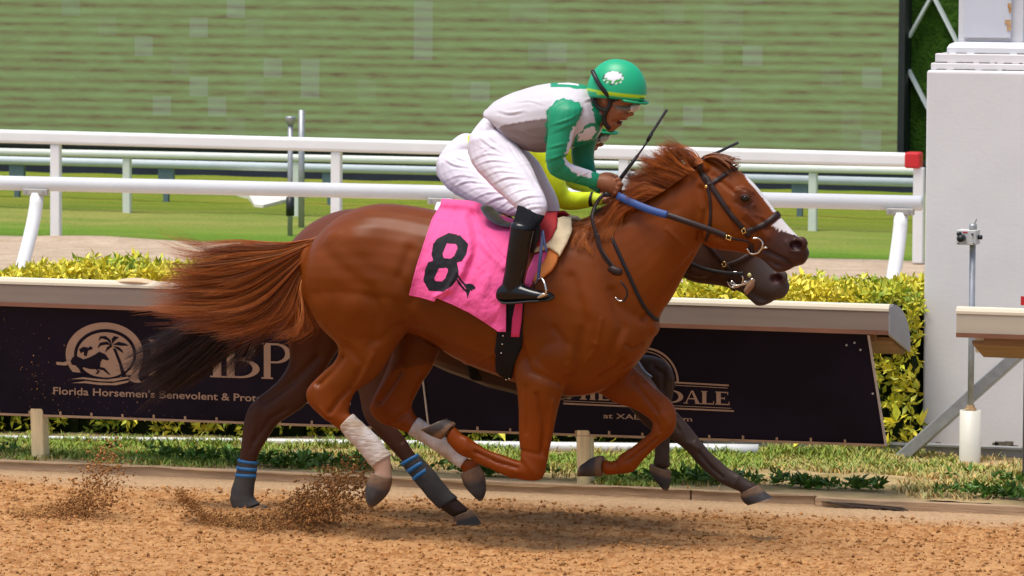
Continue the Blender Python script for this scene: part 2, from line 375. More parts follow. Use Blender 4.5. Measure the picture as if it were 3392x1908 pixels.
# kerb boards along the dirt
M_KERB = mat('weathered_kerb_board', (.40, .265, .155), .85, var=.25, vscale=5, stretch=(1, 6, 6), bump=.4, bscale=20, bstretch=(.5, 5, 5))
M_ROT = mat('rotten_wood', (.06, .04, .03), .95, var=.5, vscale=30, stretch=(.3, 4, 4), bump=1, bscale=40, bstretch=(.2, 4, 4))
kx = [-7, -4.1, -1.7, .35]
for i, (a, b) in enumerate(zip(kx, kx[1:]+[1.05])):
    o = bevel(MB().box((a+.004, 2.12, -.05), (b-.004, 2.17, .045)).build('kerb_board', M_KERB), .006)
    tag(o, ['weathered wooden kerb board along the dirt at the far left', 'weathered kerb board below the left wooden rail post', 'weathered kerb board behind the middle of the dirt near the horses', 'short kerb board ending beside the rotten broken plank'][i], 'kerb board', 'kerb boards along the dirt')
o = bevel(MB().box((1.062, 2.055, -.05), (6, 2.1, .04)).build('kerb_board', M_KERB), .006)
tag(o, 'pale kerb board at the right below the finish pillar', 'kerb board', 'kerb boards along the dirt')
mbr = MB(); PL = [unp(T0(*p), 2.07) for p in ((2068, 1260), (2150, 1264), (2222, 1270), (2272, 1275), (2298, 1288), (2312, 1300), (2262, 1291), (2190, 1280), (2120, 1271))]; n = len(PL)
mbr.add([p+np.array((0, -.03, 0)) for p in PL]+[p+np.array((0, .035, -.01)) for p in PL], [tuple(range(n))[::-1], tuple(range(n, 2*n))]+[(i, (i+1) % n, n+(i+1) % n, n+i) for i in range(n)])
for q in (((2215, 1274), (2318, 1302)), ((2240, 1277), (2300, 1297)), ((2080, 1263), (2150, 1274))): mbr.bar(unp(T0(*q[0]), 2.03), unp(T0(*q[1]), 2.02), .012, .009)
tag(mbr.build('broken_plank', M_ROT), 'dark rotten broken plank end splintering into the dirt', 'plank')

# ------------------------------------------------------------------ video board, navy base and lattice wall
YB = 31.5
def board_mat(name, mixgrey):
    m = bpy.data.materials.new(name); m.use_nodes = True; n, l = m.node_tree.nodes, m.node_tree.links; b = n['Principled BSDF']
    b.inputs['Base Color'].default_value = (.02, .02, .02, 1); b.inputs['Roughness'].default_value = .6
    g = n.new('ShaderNodeNewGeometry'); mp = n.new('ShaderNodeMapping'); mp.inputs['Scale'].default_value = (3.2, 1, 17.0); mp.inputs['Rotation'].default_value = (0, R(1.0), 0); l.new(g.outputs['Position'], mp.inputs[0])
    n1 = n.new('ShaderNodeTexNoise'); n1.inputs['Scale'].default_value = 1.0; n1.inputs['Detail'].default_value = 7; n1.inputs['Roughness'].default_value = .62; l.new(mp.outputs[0], n1.inputs[0])
    w = n.new('ShaderNodeTexWave'); w.bands_direction = 'Z'; w.inputs['Scale'].default_value = .165; w.inputs['Distortion'].default_value = 3.4; w.inputs['Detail'].default_value = 3; w.inputs['Detail Scale'].default_value = .8
    mp2 = n.new('ShaderNodeMapping'); mp2.inputs['Scale'].default_value = (.2, .2, 17.0); mp2.inputs['Rotation'].default_value = (0, R(1.0), 0); l.new(g.outputs['Position'], mp2.inputs[0]); l.new(mp2.outputs[0], w.inputs[0])
    ad = n.new('ShaderNodeMath'); ad.operation = 'MULTIPLY_ADD'; ad.inputs[1].default_value = .30
    mu = n.new('ShaderNodeMath'); mu.operation = 'MULTIPLY'; mu.inputs[1].default_value = .82; l.new(n1.outputs['Fac'], mu.inputs[0])
    l.new(w.outputs['Fac'], ad.inputs[0]); l.new(mu.outputs[0], ad.inputs[2])
    r = n.new('ShaderNodeValToRGB'); l.new(ad.outputs[0], r.inputs[0]); e = r.color_ramp.elements
    e[0].position = .25; e[0].color = (.11, .075, .028, 1); e[1].position = .8; e[1].color = (.205, .30, .11, 1)
    for p, c in ((.40, (.16, .165, .055, 1)), (.48, (.165, .205, .068, 1)), (.64, (.18, .252, .082, 1))): q = e.new(p); q.color = c
    mx = n.new('ShaderNodeMix'); mx.data_type = 'RGBA'; mx.inputs[0].default_value = mixgrey; mx.inputs[7].default_value = (.36, .42, .40, 1); l.new(r.outputs[0], mx.inputs[6])
    l.new(mx.outputs[2], b.inputs['Emission Color']); b.inputs['Emission Strength'].default_value = .63
    return m
M_SCREEN, M_DEAD, M_DEAD2 = board_mat('screen_picture', 0.0), board_mat('faded_modules', .2), board_mat('slightly_faded_modules', .07)
M_BLACK = mat('black_frame', (.008, .011, .012), .5, var=.2)
xr = unp(T0(2265, 200), YB)[0]; xl = -28.0
zb = unp(T0(1150, 371), YB)[2]
vb = thing('video_board', (xr-8, YB, 0))
tag(vb, 'giant outdoor video screen showing blurred rows of green turf behind the rails', 'video screen')
MB().add([(xl, YB, zb), (xr, YB, zb), (xr, YB, 9.5), (xl, YB, 9.5)], [(0, 1, 2, 3)]).build('screen', M_SCREEN, vb)
fr = MB(); fr.box((xr, YB-.12, zb-.05), (xr+.075, YB+.9, 9.6)); fr.box((xl-.3, YB-.12, zb-.05), (xl, YB+.9, 9.6)); fr.box((xl, YB+.01, 9.5), (xr, YB+.9, 9.6)); fr.box((xl, YB+.01, zb-.05), (xr, YB+.9, zb)); fr.box((xl, YB+.6, zb), (xr, YB+.8, 9.5))
fr.build('frame', M_BLACK, vb)
dead = [(190, 15, 60, 40), (212, 43, 46, 42), (625, 17, 33, 38), (762, 15, 33, 38), (523, 87, 36, 38), (655, 85, 34, 34, 1), (385, 154, 34, 38), (452, 196, 34, 30, 1), (522, 244, 34, 72), (522, 250, 34, 40, 1), (690, 215, 34, 60), (660, 232, 34, 34, 1), (795, 219, 34, 64), (435, 301, 70, 38), (555, 300, 36, 80), (622, 324, 34, 30, 1), (690, 308, 40, 40, 1), (1090, 40, 66, 36), (1212, 22, 34, 40, 1), (1104, 85, 34, 62), (1070, 168, 34, 36), (1245, 243, 34, 34), (1180, 245, 40, 34, 1), (1385, 135, 104, 36), (1352, 168, 34, 34), (1385, 40, 36, 70, 1), (1328, 44, 40, 30, 1), (1467, 162, 34, 32, 1), (1690, 28, 34, 38, 1), (1850, 110, 110, 130, 1), (1918, 10, 80, 60, 1), (1876, 160, 70, 66, 1), (1660, 286, 34, 34), (1872, 290, 36, 60, 1), (1660, 240, 34, 30, 1), (1775, 332, 38, 34), (2200, 235, 36, 70), (1930, 180, 34, 40), (2100, 220, 36, 36, 1), (2150, 345, 36, 70, 1), (2215, 350, 70, 40), (1470, 220, 36, 36, 1), (1550, 330, 40, 60, 1), (1690, 350, 40, 30, 1), (2240, 180, 40, 50, 1), (300, 60, 34, 34, 1), (930, 260, 34, 34, 1)]
for q in dead:
    a, b = unp(T0(q[0]-q[2]/2, q[1]-q[3]/2), YB), unp(T0(q[0]+q[2]/2, q[1]+q[3]/2), YB)
    st = .47; x0 = math.floor(a[0]/.235)*.235; x1 = max(x0+.235, math.ceil(b[0]/.235)*.235-.235); z1 = math.ceil(a[2]/.235)*.235; z0 = min(z1-.235, math.floor(b[2]/.235)*.235+.235)
    yy = YB-.004-.003*(len(q) == 4)
    MB().add([(x0, yy, z0), (x1, yy, z0), (x1, yy, z1), (x0, yy, z1)], [(0, 1, 2, 3)]).build('screen_module', M_DEAD2 if len(q) == 5 else M_DEAD, vb)
wl = thing('navy_barrier', (-8, YB-.5, 0)); tag(wl, 'low navy blue barrier under the giant video screen', 'barrier')
MB().box((-40, YB-.6, -.05), (xr+2.6, YB-.3, zb-.06)).build('panel', M_NAVY, wl)
MB().box((-40, YB-.64, zb-.06), (xr+2.6, YB-.26, zb-.02)).build('cap_rail', M_BLACK, wl)
lw = thing('lattice_wall', (xr+2, YB+.2, 0)); tag(lw, 'dark green artificial hedge wall with white diagonal lattice slats beside the screen', 'green wall')
M_IVY = mat('artificial_hedge', (.03, .072, .008), .9, spec=.1, col2=(.05, .115, .012), vscale=8, bump=1, bscale=22, bdist=.08)
MB().box((xr+.077, YB+.2, -.05), (xr+6, YB+.5, 10)).build('hedge_panel', M_IVY, lw)
M_SLAT = mat('white_slats', (.68, .72, .72), .5, var=.05)
xa = xr+.08; yl = YB+.15
def slat(p, q): MB().bar(unp(T0(*p), yl), unp(T0(*q), yl), .03, .125, up=(0, 1, 0)).build('slat', M_SLAT, lw)
slat((2278, 110), (2347, -14)); slat((2347, -14), (2410, 110)); slat((2278, 160), (2352, 305)); slat((2420, -20), (2500, -140)); slat((2352, 305), (2420, 180))

# ------------------------------------------------------------------ the four rails behind
def rail_run(name, label, Y, l, r, m, posts, base_z, pw, shape='box', xl=-40, group=None, xr2=None, lean=0.0, post_m=None):
    """l, r: (x, top, bottom) on the photo at two places; the run is straight between and beyond them"""
    a0, a1 = unp(T0(l[0], l[1]), Y), unp(T0(l[0], l[2]), Y); b0, b1 = unp(T0(r[0], r[1]), Y), unp(T0(r[0], r[2]), Y)
    th = ((a0[2]-a1[2])+(b0[2]-b1[2]))/2; sl = ((b0[2]+b1[2])-(a0[2]+a1[2]))/2/(b0[0]-a0[0]); zc = lambda x: (a0[2]+a1[2])/2+sl*(x-a0[0])
    t = thing(name, (b0[0], Y, 0)); tag(t, label, 'rail', group)
    x1 = b0[0] if xr2 is None else xr2
    if shape == 'box':
        o = MB().bar((xl, Y, zc(xl)), (x1, Y, zc(x1)), .12, th).build('top_rail', m, t); bevel(o, .03, 3)
    else:
        MB().pipe([(xl, Y, zc(xl)), (x1, Y, zc(x1))], th/2, 20).build('top_rail', m, t, True)
    for px in posts:
        x = unp(T0(px, l[1]+60), Y)[0]
        o = MB().bar((x-lean, Y, base_z), (x, Y, zc(x)-th/2), pw, pw*.8, up=(0, 1, 0)).build('post', post_m or m, t); bevel(o, .012)
    return t, zc, th
t1, z1, h1 = rail_run('turf_rail', 'tall white square turf rail with upright posts and a red end', 20.3, (0, 327, 358), (2318, 384, 422), M_WHITE, [141, 847, 1571, 2313], 0, .098)
xe = unp(T0(2313, 400), 20.3)[0]
o = MB().bar((xe-.125, 20.3, z1(xe)), (xe+.02, 20.3, z1(xe)), .15, h1+.02).build('red_end_band', M_RED, t1); bevel(o, .02, 2)
t2, z2, h2 = rail_run('turf_rail', 'second white turf rail with cream leaning posts, behind the tall one', 24.05, (0, 374, 389), (2315, 420, 441), mat('cream_white_rail', (.66, .70, .62), .45, var=.05), [320, 745, 1200, 1610, 2046], 0, .085, lean=.0)
t3, z3, h3 = rail_run('turf_rail', 'lowest grey-white round rail on thin dark grey posts, nearest the navy barrier', 26.0, (0, 393, 413), (2315, 448, 471), mat('bluish_white_rail', (.60, .66, .66), .45, var=.05), [], 0, .06, 'pipe')
M_TEAL = mat('dark_grey_green_post', (.10, .16, .17), .55, var=.1)
for px in (42, 417, 830, 1230, 1640, 2012):
    x = unp(T0(px, 450), 26.0)[0]; zc = z3(x); mb = MB().bar((x, 26.02, 0), (x, 26.02, zc-.18), .055, .055, up=(0, 1, 0)).bar((x, 26.02, zc-.18), (x, 26.02, zc-h3/2), .17, .06, up=(0, 1, 0)); mb.build('post', M_TEAL, t3)
YA = 11.0
t4, z4, h4 = rail_run('goose_neck_rail', 'thick round white aluminium rail on curved goose-neck posts in front of the turf', YA, (0, 442, 478), (2318, 492, 531), M_ALU, [], 0, .1, 'pipe')
M_BRK = mat('bracket_steel', (.42, .40, .36), .5, metal=.4, var=.2, vscale=15)
for px, dpx in ((97, -40), (1115, -25), (2270, -20)):
    x = unp(T0(px, 470), YA)[0]; zc = z4(x)
    o = MB().bar((x-.1, YA-.05, zc-h4/2-.005), (x+.1, YA-.05, zc-h4/2-.005), .05, .05).build('bracket', M_BRK, t4); bevel(o, .008)
    for s in (-.07, .07): MB().pipe([(x+s, YA-.08, zc-h4/2), (x+s, YA-.07, zc-h4/2)], .011, 8).build('bolt', M_GREY, t4)
    q = np.linspace(0, 1, 14); pts = np.stack([x+0*q, YA-.03-.55*np.sin(q*1.45)**1.6, zc-h4/2-.02-q*(zc-.02)], 1)
    MB().pipe(pts, .052, 16).build('goose_neck_post', M_ALU, t4, True)
# sprinkler riser, pole and pale patch on the turf
x, y = -9.04, 21.26; zt = unp(T0(733, 293), y)[2]; sp = thing('sprinkler_riser', (x, y, 0)); tag(sp, 'thin grey sprinkler riser with a capped head standing behind the white rail', 'sprinkler')
MB().pipe([(x, y, 0), (x, y, zt-.08)], .026, 10).build('riser_pipe', M_GREY, sp, True)
MB().pipe([(x, y, zt-.08), (x, y, zt-.02), (x, y, zt)], [.035, .05, .05], 12).build('sprinkler_head', M_GREY, sp, True)
MB().pipe([(x, y, .22), (x, y, .4)], .042, 10).build('dark_sleeve', M_BLACK, sp, True)
x, y = -9.35, 22.42; zt = unp(T0(755, 277), y)[2]
tag(MB().pipe([(x, y, 0), (x, y, zt)], .032, 10).build('pole', M_GREY, None, True, base=(x, y, 0)), 'plain thin grey pole just right of the sprinkler riser', 'pole')
pt = [ung(T0(*p)) for p in ((578, 493), (625, 505), (640, 530), (662, 532), (775, 504), (795, 496), (700, 490))]
mb = MB(); n = len(pt); mb.add([(p[0], p[1], .07) for p in pt]+[(p[0], p[1], -.02) for p in pt], [tuple(range(n))[::-1]]+[(i, (i+1) % n, n+(i+1) % n, n+i) for i in range(n)])
struct(mb.build('sand_bunker', mat('white_sand', (.78, .74, .68), .9, var=.06, vscale=2)))

# ------------------------------------------------------------------ finish pillar
YP = 4.76
M_STUC = mat('painted_stucco', (.72, .69, .68), .75, var=.05, vscale=2.5, bump=.1, bscale=28, bstretch=(1, 1, 1.6), bdist=.008)
M_PAINT = mat('white_gloss_paint', (.66, .66, .68), .4, var=.06, vscale=4)
M_RUST = mat('rust', (.42, .2, .07), .8, var=.5, vscale=20, col2=(.62, .5, .3))
p0, p1 = unp(T0(2329, 176), YP), unp(T0(2320, 1142), YP); xp = (p0[0]+p1[0])/2; zp = p0[2]
fp = thing('finish_pillar', (xp+.7, YP, 0)); tag(fp, 'massive white finish-line pillar with stepped top carrying a white cabinet column', 'pillar')
bevel(MB().box((xp, YP, -.05), (xp+1.55, YP+1.3, zp)).build('plinth', M_STUC, fp), .018, 3)
s1 = unp(T0(2343, 158), YP+.07); s2 = unp(T0(2357, 134), YP+.14); s3 = unp(T0(2388, 112), YP+.2)
bevel(MB().box((s1[0], YP+.055, zp), (xp+1.5, YP+1.25, s1[2])).build('step', M_STUC, fp), .006)
bevel(MB().box((s2[0], YP+.09, s1[2]), (xp+1.46, YP+1.2, s2[2])).build('step', M_STUC, fp), .006)
za, zc_, xa2 = s2[2], unp(T0(2410, 104), YP+.24)[2], s3[0]
prof = [(0, 0), (0, .5), (.12, .8), (.35, .95), (.6, 1)]
rings = []
for dx, fz in prof:
    e = dx*.11; z = za+(zc_-za)*fz; rings.append([(xa2+e, YP+.14+e, z), (xp+1.42-e, YP+.14+e, z), (xp+1.42-e, YP+1.15-e, z), (xa2+e, YP+1.15-e, z)])
V = [v for r_ in rings for v in r_]; k = len(rings)
mesh_obj('moulding', V, [(i*4+j, i*4+(j+1) % 4, (i+1)*4+(j+1) % 4, (i+1)*4+j) for i in range(k-1) for j in range(4)]+[(k*4-4, k*4-3, k*4-2, k*4-1), (3, 2, 1, 0)], M_PAINT, fp, False)
yc = YP+.2; c0 = unp(T0(2409, 60), yc); c1 = unp(T0(2544, 60), yc); c2 = unp(T0(2572, 60), yc)
bevel(MB().box((c0[0], yc+.02, zc_), (c2[0], yc+.7, 5.2)).build('cabinet', M_PAINT, fp), .006)
xd = c1[0]
bevel(MB().box((c0[0]+.035, yc-.005, zc_+.022), (xd, yc+.02, 5.0)).build('door', mat('pale_blue_white_door', (.60, .62, .68), .4, var=.03), fp), .006)
fd = [o for o in fp.children if o.name.startswith('door')][0]
for zz in (.16, .30): MB().box((xd-.06, yc-.018, zc_+.16+zz), (xd+.012, yc-.005, zc_+.2+zz)).build('hinge', M_PAINT, fd)
mb = MB()
for i in range(9):
    z = zc_+.05+i*.05+rng.uniform(0, .03); w_ = rng.uniform(.012, .04); mb.box((xd-w_, yc-.0085-.0004*i, z), (xd+.001, yc-.0052, z+rng.uniform(.02, .05)))
mb.build('rust_stain', M_RUST, fd)
mb = MB()
for z in (zp+.002, s1[2]+.0015, s2[2]+.001):
    xx = xp+.05 if z < s1[2] else s2[0]
    while xx < xp+1.3:
        L = rng.uniform(.012, .10); y = YP+.05 if z < s1[2] else (YP+.086 if z < s2[2] else YP+.136); mb.box((xx, y-.002, z), (xx+L, y+.004, z+rng.uniform(.0015, .0055))); xx += L*rng.uniform(.85, 1.25)+rng.choice([0, 0, .04])
mb.build('dirt_seam', mat('black_mould', (.13, .105, .08), .95, var=.4, vscale=30), fp)
mb = MB()
for i in range(26):
    xx = xp+.05+rng.random()*1.4; mb.box((xx, YP-.003, .02+rng.uniform(0, .04)), (xx+rng.uniform(.02, .08), YP+.004, .045+rng.uniform(0, .05)))
mb.build('mould_stain', mat('base_mould', (.14, .12, .09), .95, var=.5, vscale=30), fp)

# ------------------------------------------------------------------ rail with hood and banners beside the track
YR = 1.93
zf0, zf1 = unp(T0(1288, 737), YR)[2], unp(T0(1288, 806), YR)[2]
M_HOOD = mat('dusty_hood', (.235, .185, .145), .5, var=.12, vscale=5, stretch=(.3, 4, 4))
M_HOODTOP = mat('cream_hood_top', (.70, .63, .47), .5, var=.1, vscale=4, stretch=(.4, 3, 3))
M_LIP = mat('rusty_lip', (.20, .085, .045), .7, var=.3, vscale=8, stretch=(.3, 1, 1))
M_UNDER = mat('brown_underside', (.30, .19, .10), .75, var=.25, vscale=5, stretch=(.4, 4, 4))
M_CAP = mat('grey_end_cap', (.33, .34, .34), .5, var=.08)
def hood_rail(name, label, x0, x1, cap, mface, mtop, posts, brace):
    t = thing(name, ((x0+x1)/2, YR, 0)); tag(t, label, 'rail', 'hooded rails along the track')
    zt, zb_ = zf0, zf1
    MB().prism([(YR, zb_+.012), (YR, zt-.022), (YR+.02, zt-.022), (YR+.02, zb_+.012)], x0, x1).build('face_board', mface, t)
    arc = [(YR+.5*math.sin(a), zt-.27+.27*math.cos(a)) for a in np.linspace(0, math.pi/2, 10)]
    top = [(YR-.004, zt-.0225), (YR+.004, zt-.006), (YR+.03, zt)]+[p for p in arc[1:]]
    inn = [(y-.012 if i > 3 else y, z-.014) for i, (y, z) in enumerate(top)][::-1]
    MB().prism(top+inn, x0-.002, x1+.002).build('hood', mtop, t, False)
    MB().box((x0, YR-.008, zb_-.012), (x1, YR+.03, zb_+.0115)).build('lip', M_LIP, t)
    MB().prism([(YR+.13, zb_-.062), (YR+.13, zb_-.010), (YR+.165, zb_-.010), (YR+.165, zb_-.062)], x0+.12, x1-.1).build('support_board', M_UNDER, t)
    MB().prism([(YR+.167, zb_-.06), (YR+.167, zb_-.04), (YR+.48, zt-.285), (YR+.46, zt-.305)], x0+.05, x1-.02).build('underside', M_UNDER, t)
    for xc, sgn in cap:
        P = [(YR+.002, zb_-.01), (YR+.002, zt-.02)]+arc[1:]+[(YR+.495, zt-.295)]; MB().prism(P, xc-.006, xc+.006).build('end_cap', M_CAP, t)
    for x in posts:
        o = MB().bar((x, 2.3, 0), (x, 2.24, zb_-.03), .078, .09, up=(0, 1, 0)).build('post', M_WOOD, t); bevel(o, .008)
    return t
xrail = unp(T0(2235, 800), YR)[0]; xr3 = unp(T0(2406, 800), YR)[0]
px1, px2 = -3.55, -.3
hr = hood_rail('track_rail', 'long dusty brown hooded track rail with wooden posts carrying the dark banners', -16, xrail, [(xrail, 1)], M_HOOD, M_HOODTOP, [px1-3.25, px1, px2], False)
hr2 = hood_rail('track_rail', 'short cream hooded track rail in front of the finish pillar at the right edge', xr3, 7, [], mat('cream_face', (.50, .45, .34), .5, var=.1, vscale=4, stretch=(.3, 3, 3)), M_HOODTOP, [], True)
# sand spilled on the rail top
V, Fc = loft([(560, 706, 560, 712, .02), (620, 699, 620, 712, .05), (690, 697, 690, 714, .06), (760, 703, 760, 716, .05), (830, 711, 830, 717, .02)], lambda x, y: T0(x*.5, y+2), YR+.05)
tag(mesh_obj('sand_pile', V, Fc, mat('spilled_sand', (.62, .45, .28), .95, var=.12, vscale=20)), 'small heap of tan sand lying on top of the brown rail', 'sand heap')
# diagonal brace beam
Ys = 4.3; a, b = unp(T0(2245, 1172), Ys), unp(T0(2640, 822), Ys)
o = MB().bar(a, b, .07, .125, up=(0, 1, 0)).build('brace_beam', M_GREY, None, base=tuple(a)); tag(bevel(o, .006), 'diagonal grey steel brace beam rising from the grass in front of the pillar', 'beam')
# edging strip and pvc pipe on the grass
o = MB().box((-.25, 4.52, .0), (6, 4.58, .07)).box((-.25, 4.50, .071), (6, 4.59, .082)).build('edging_strip', mat('grey_edging', (.28, .28, .27), .6, var=.2, vscale=6)); tag(o, 'low grey edging strip along the foot of the hedge and pillar', 'edging')
a, b = ung(T0(-60, 1090), .06), ung(T0(1908, 1132), .05)
xs = np.linspace(0, 1, 20); pts = [a*(1-s)+b*s for s in xs]
PIPE_A, PIPE_B = a, b
pts = [p+np.array((0, 0, -.022*(1-i/19)-.004)) for i, p in enumerate(pts)]
pvc = MB().pipe(pts, np.linspace(.016, .038, 20), 14).build('pipe', mat('white_pvc', (.66, .66, .66), .4, var=.06), None, True); tag(pvc, 'long thin white plastic pipe lying in the grass under the banners', 'pipe')
# camera on pole in a white sleeve
xq, yq = 1.448, 4.15
M_SLEEVE = mat('cream_pvc', (.70, .67, .57), .45, var=.06, vscale=5)
zq = unp(T0(2445, 1032), yq)[2]; cp = thing('finish_camera', (xq, yq, 0)); tag(cp, 'small grey finish-line camera box on a thin pole set in a cream plastic sleeve', 'camera')
mb = MB(); n = 20
V = []
for r_, z0_, z1_ in ((.062, 0, zq),):
    for z in (0, zq): V += [(xq+r_*math.cos(2*math.pi*i/n), yq+r_*math.sin(2*math.pi*i/n), z) for i in range(n)]
    V += [(xq+.052*math.cos(2*math.pi*i/n), yq+.052*math.sin(2*math.pi*i/n), zq) for i in range(n)]+[(xq+.052*math.cos(2*math.pi*i/n), yq+.052*math.sin(2*math.pi*i/n), zq-.3) for i in range(n)]
mesh_obj('sleeve', V, [(k*n+i, k*n+(i+1) % n, (k+1)*n+(i+1) % n, (k+1)*n+i) for k in range(3) for i in range(n)], M_SLEEVE, cp)
zcam = unp(T0(2430, 596), yq)[2]
MB().pipe([(xq, yq, .1), (xq, yq, zcam-.04)], .018, 12).build('pole', M_GREY, cp, True)
MB().box((xq-.028, yq-.028, zq-.012), (xq+.028, yq+.028, zq+.012)).box((xq-.02, yq-.02, zq+.0125), (xq+.02, yq+.02, zq+.03)).build('rusty_nut', M_RUST, cp)
cb = MB().box((xq-.085, yq-.06, zcam-.042), (xq+.03, yq+.06, zcam+.042)).build('camera_box', mat('light_grey_box', (.55, .55, .53), .5, var=.05), cp); bevel(cb, .004)
for dx, dz, r_, L in ((-.045, -.002, .02, .07), (-.063, .022, .012, .03), (-.07, -.006, .006, .012), (.012, .02, .006, .01), (-.07, -.034, .004, .006), (.02, -.034, .004, .006)):
    MB().pipe([(xq+dx, yq-.061, zcam+dz), (xq+dx, yq-.061-L, zcam+dz)], r_, 12).build('lens' if r_ > .01 else 'knob', M_BLACK, cp, True)
MB().pipe([(xq+.0, yq, zcam+.043), (xq, yq, zcam+.075)], .023, 12).build('cable_gland', M_GREY, cp, True); MB().pipe([(xq+.008, yq, zcam+.075), (xq+.022, yq, zcam+.105)], .004, 6).build('antenna', M_GREY, cp)
MB().pipe([(xq+.031, yq, zcam), (xq+.055, yq, zcam)], .013, 10).build('connector', M_BLACK, cp, True)
MB().box((xq-.045, yq-.0625, zcam+.027), (xq-.018, yq-.0605, zcam+.034)).build('red_mark', M_RED, cp)
xe2 = unp(T0(2577, 800), 3.6)[0]
gp = thing('signal_post', (xe2+.02, 3.6, 0)); tag(gp, 'slim dark blue post with a small red clip at the right edge', 'post')
MB().pipe([(xe2+.03, 3.6, 0), (xe2+.03, 3.6, unp(T0(2577, 700), 3.6)[2])], .03, 10).build('post', mat('slate_post', (.1, .13, .2), .5), gp, True)
zr = unp(T0(2575, 755), 3.6)[2]; MB().box((xe2-.012, 3.55, zr-.025), (xe2+.03, 3.565, zr+.025)).build('red_clip', M_RED, gp)
# ------------------------------------------------------------------ banners
BB = -.45; BY = 2.385
def bp(p, o=0.0): return unp(p, BY-o, BB)
M_BAN = mat('banner_cloth', (.0085, .0065, .018), .7, spec=.15, var=.35, vscale=2.5, bump=.08, bscale=6, bdist=.02)
M_PRINT = mat('beige_print', (.40, .285, .22), .6, var=.08, vscale=6)
M_PRINTD = mat('navy_print', (.0085, .0065, .018), .7, spec=.15)
M_TRIM = mat('tan_trim', (.42, .27, .15), .6, var=.2, vscale=10); M_EDGE = mat('white_edge', (.5, .48, .45), .5, var=.2, vscale=20)
class Print:
    """flat lettering lying on the banner plane, built from pixel outlines; each layer a hair further out"""
    def __init__(s, tf): s.tf = tf; s.mb = MB(); s.k = 0
    def poly(s, P):
        s.k += 1; o = .0035+.00012*(s.k % 40); V = [bp(s.tf(*p), o) for p in P]
        tris = geometry.tessellate_polygon([[Vector((p[0], p[1], 0)) for p in P]])
        s.mb.add(V, [tuple(t) for t in tris]); return s
    def done(s, name, m, parent): 
        o = s.mb.build(name, m, parent); return o
def letter(P, ch, x, y, w, h, slope=.04, slant=0.0, st=.2, th=.055):
    """serif capital: x,y = baseline left, w,h in pixels"""
    def q(pts): P.poly([(x+u*w+(1-v)*0+ (h*(1-v)*slant if slant else 0), y-v*h+slope*(u*w)) for u, v in pts])
    def rect(a, b, c, d): q([(a, b), (c, b), (c, d), (a, d)])
    s = st; sf = .07
    def stem(a, b=None): b = a+s if b is None else b; rect(a, 0, b, 1); rect(a-sf, 0, b+sf, th*.8); rect(a-sf, 1-th*.8, b+sf, 1)
    def ring(cx, cy, rx, ry, tx, ty, a0=-90, a1=90, n=14):
        A = np.radians(np.linspace(a0, a1, n))
        for i in range(n-1): q([(cx+rx*math.cos(A[i]), cy+ry*math.sin(A[i])), (cx+rx*math.cos(A[i+1]), cy+ry*math.sin(A[i+1])), (cx+(rx-tx)*math.cos(A[i+1]), cy+(ry-ty)*math.sin(A[i+1])), (cx+(rx-tx)*math.cos(A[i]), cy+(ry-ty)*math.sin(A[i]))])
    if ch == 'F': stem(.1); rect(.1, 1-th, .85, 1); rect(.8, .74, .85, 1); rect(.1+s, .48, .62, .48+th); rect(.57, .36, .62, .64)
    if ch == 'H': stem(.07); stem(.93-s); rect(.07+s, .5-th/2, .93-s, .5+th/2)
    if ch == 'B': stem(.1); ring(.45, .755, .4, .245, s*.8, th); ring(.45, .265, .5, .265, s*.9, th); rect(.1, 0, .46, th); rect(.1, .5-th/2, .46, .5+th/2); rect(.1, 1-th, .46, 1)
    if ch == 'P': stem(.1); ring(.45, .72, .45, .28, s*.85, th); rect(.1, .44, .46, .44+th); rect(.1, 1-th, .46, 1)
    if ch == 'D': stem(.08); ring(.4, .5, .55, .5, s*.9, th); rect(.08, 0, .41, th); rect(.08, 1-th, .41, 1)
    if ch == 'A':
        q([(.44, 1), (.56, 1), (.95, 0), (.95-s*1.15, 0)]); q([(.44, 1), (.5, .96), (.14, 0), (.07, 0)]); rect(.25, .34, .68, .34+th); rect(-.02, 0, .25, th*.8); rect(.66, 0, 1.02, th*.8)
    if ch == 'L': stem(.1); rect(.1, 0, .85, th); rect(.8, 0, .85, .26)
    if ch == 'I': stem(.5-s/2)
    if ch == 'E': stem(.1); rect(.1, 0, .88, th); rect(.83, 0, .88, .25); rect(.1, 1-th, .8, 1); rect(.75, .77, .8, 1); rect(.1+s, .5-th/2, .6, .5+th/2); rect(.55, .4, .6, .6)
    if ch == 'N': rect(.1, 0, .1+th*1.3, 1); rect(.85, 0, .85+th*1.3, 1); q([(.05, 1), (.05+s*1.1, 1), (.92, 0), (.92-s*.8, 0)]); rect(0, 0, .25, th*.8); rect(.75, 1-th*.8, 1, 1)
def small_text(txt, tf, x0, y0, x1, y1, h, m, parent, bold=0.0):
    """one line of type set between two baseline points"""
    cu = bpy.data.curves.new('t', 'FONT'); cu.body = txt; cu.size = 1.0; cu.offset = bold; cu.resolution_u = 3
    o = bpy.data.objects.new('t', cu); S.collection.objects.link(o); dg = bpy.context.evaluated_depsgraph_get()
    me = bpy.data.meshes.new_from_object(o.evaluated_get(dg)); V = np.array([v.co for v in me.vertices]); Fc = [tuple(p.vertices) for p in me.polygons]
    bpy.data.objects.remove(o); wd = V[:, 0].max()-V[:, 0].min(); xm = V[:, 0].min()
    out = []
    for v in V:
        u = (v[0]-xm)/wd; out.append(bp(tf(x0+(x1-x0)*u, y0+(y1-y0)*u-v[1]/.70*h), .004))
    return mesh_obj('lettering', out, Fc, m, parent, False)
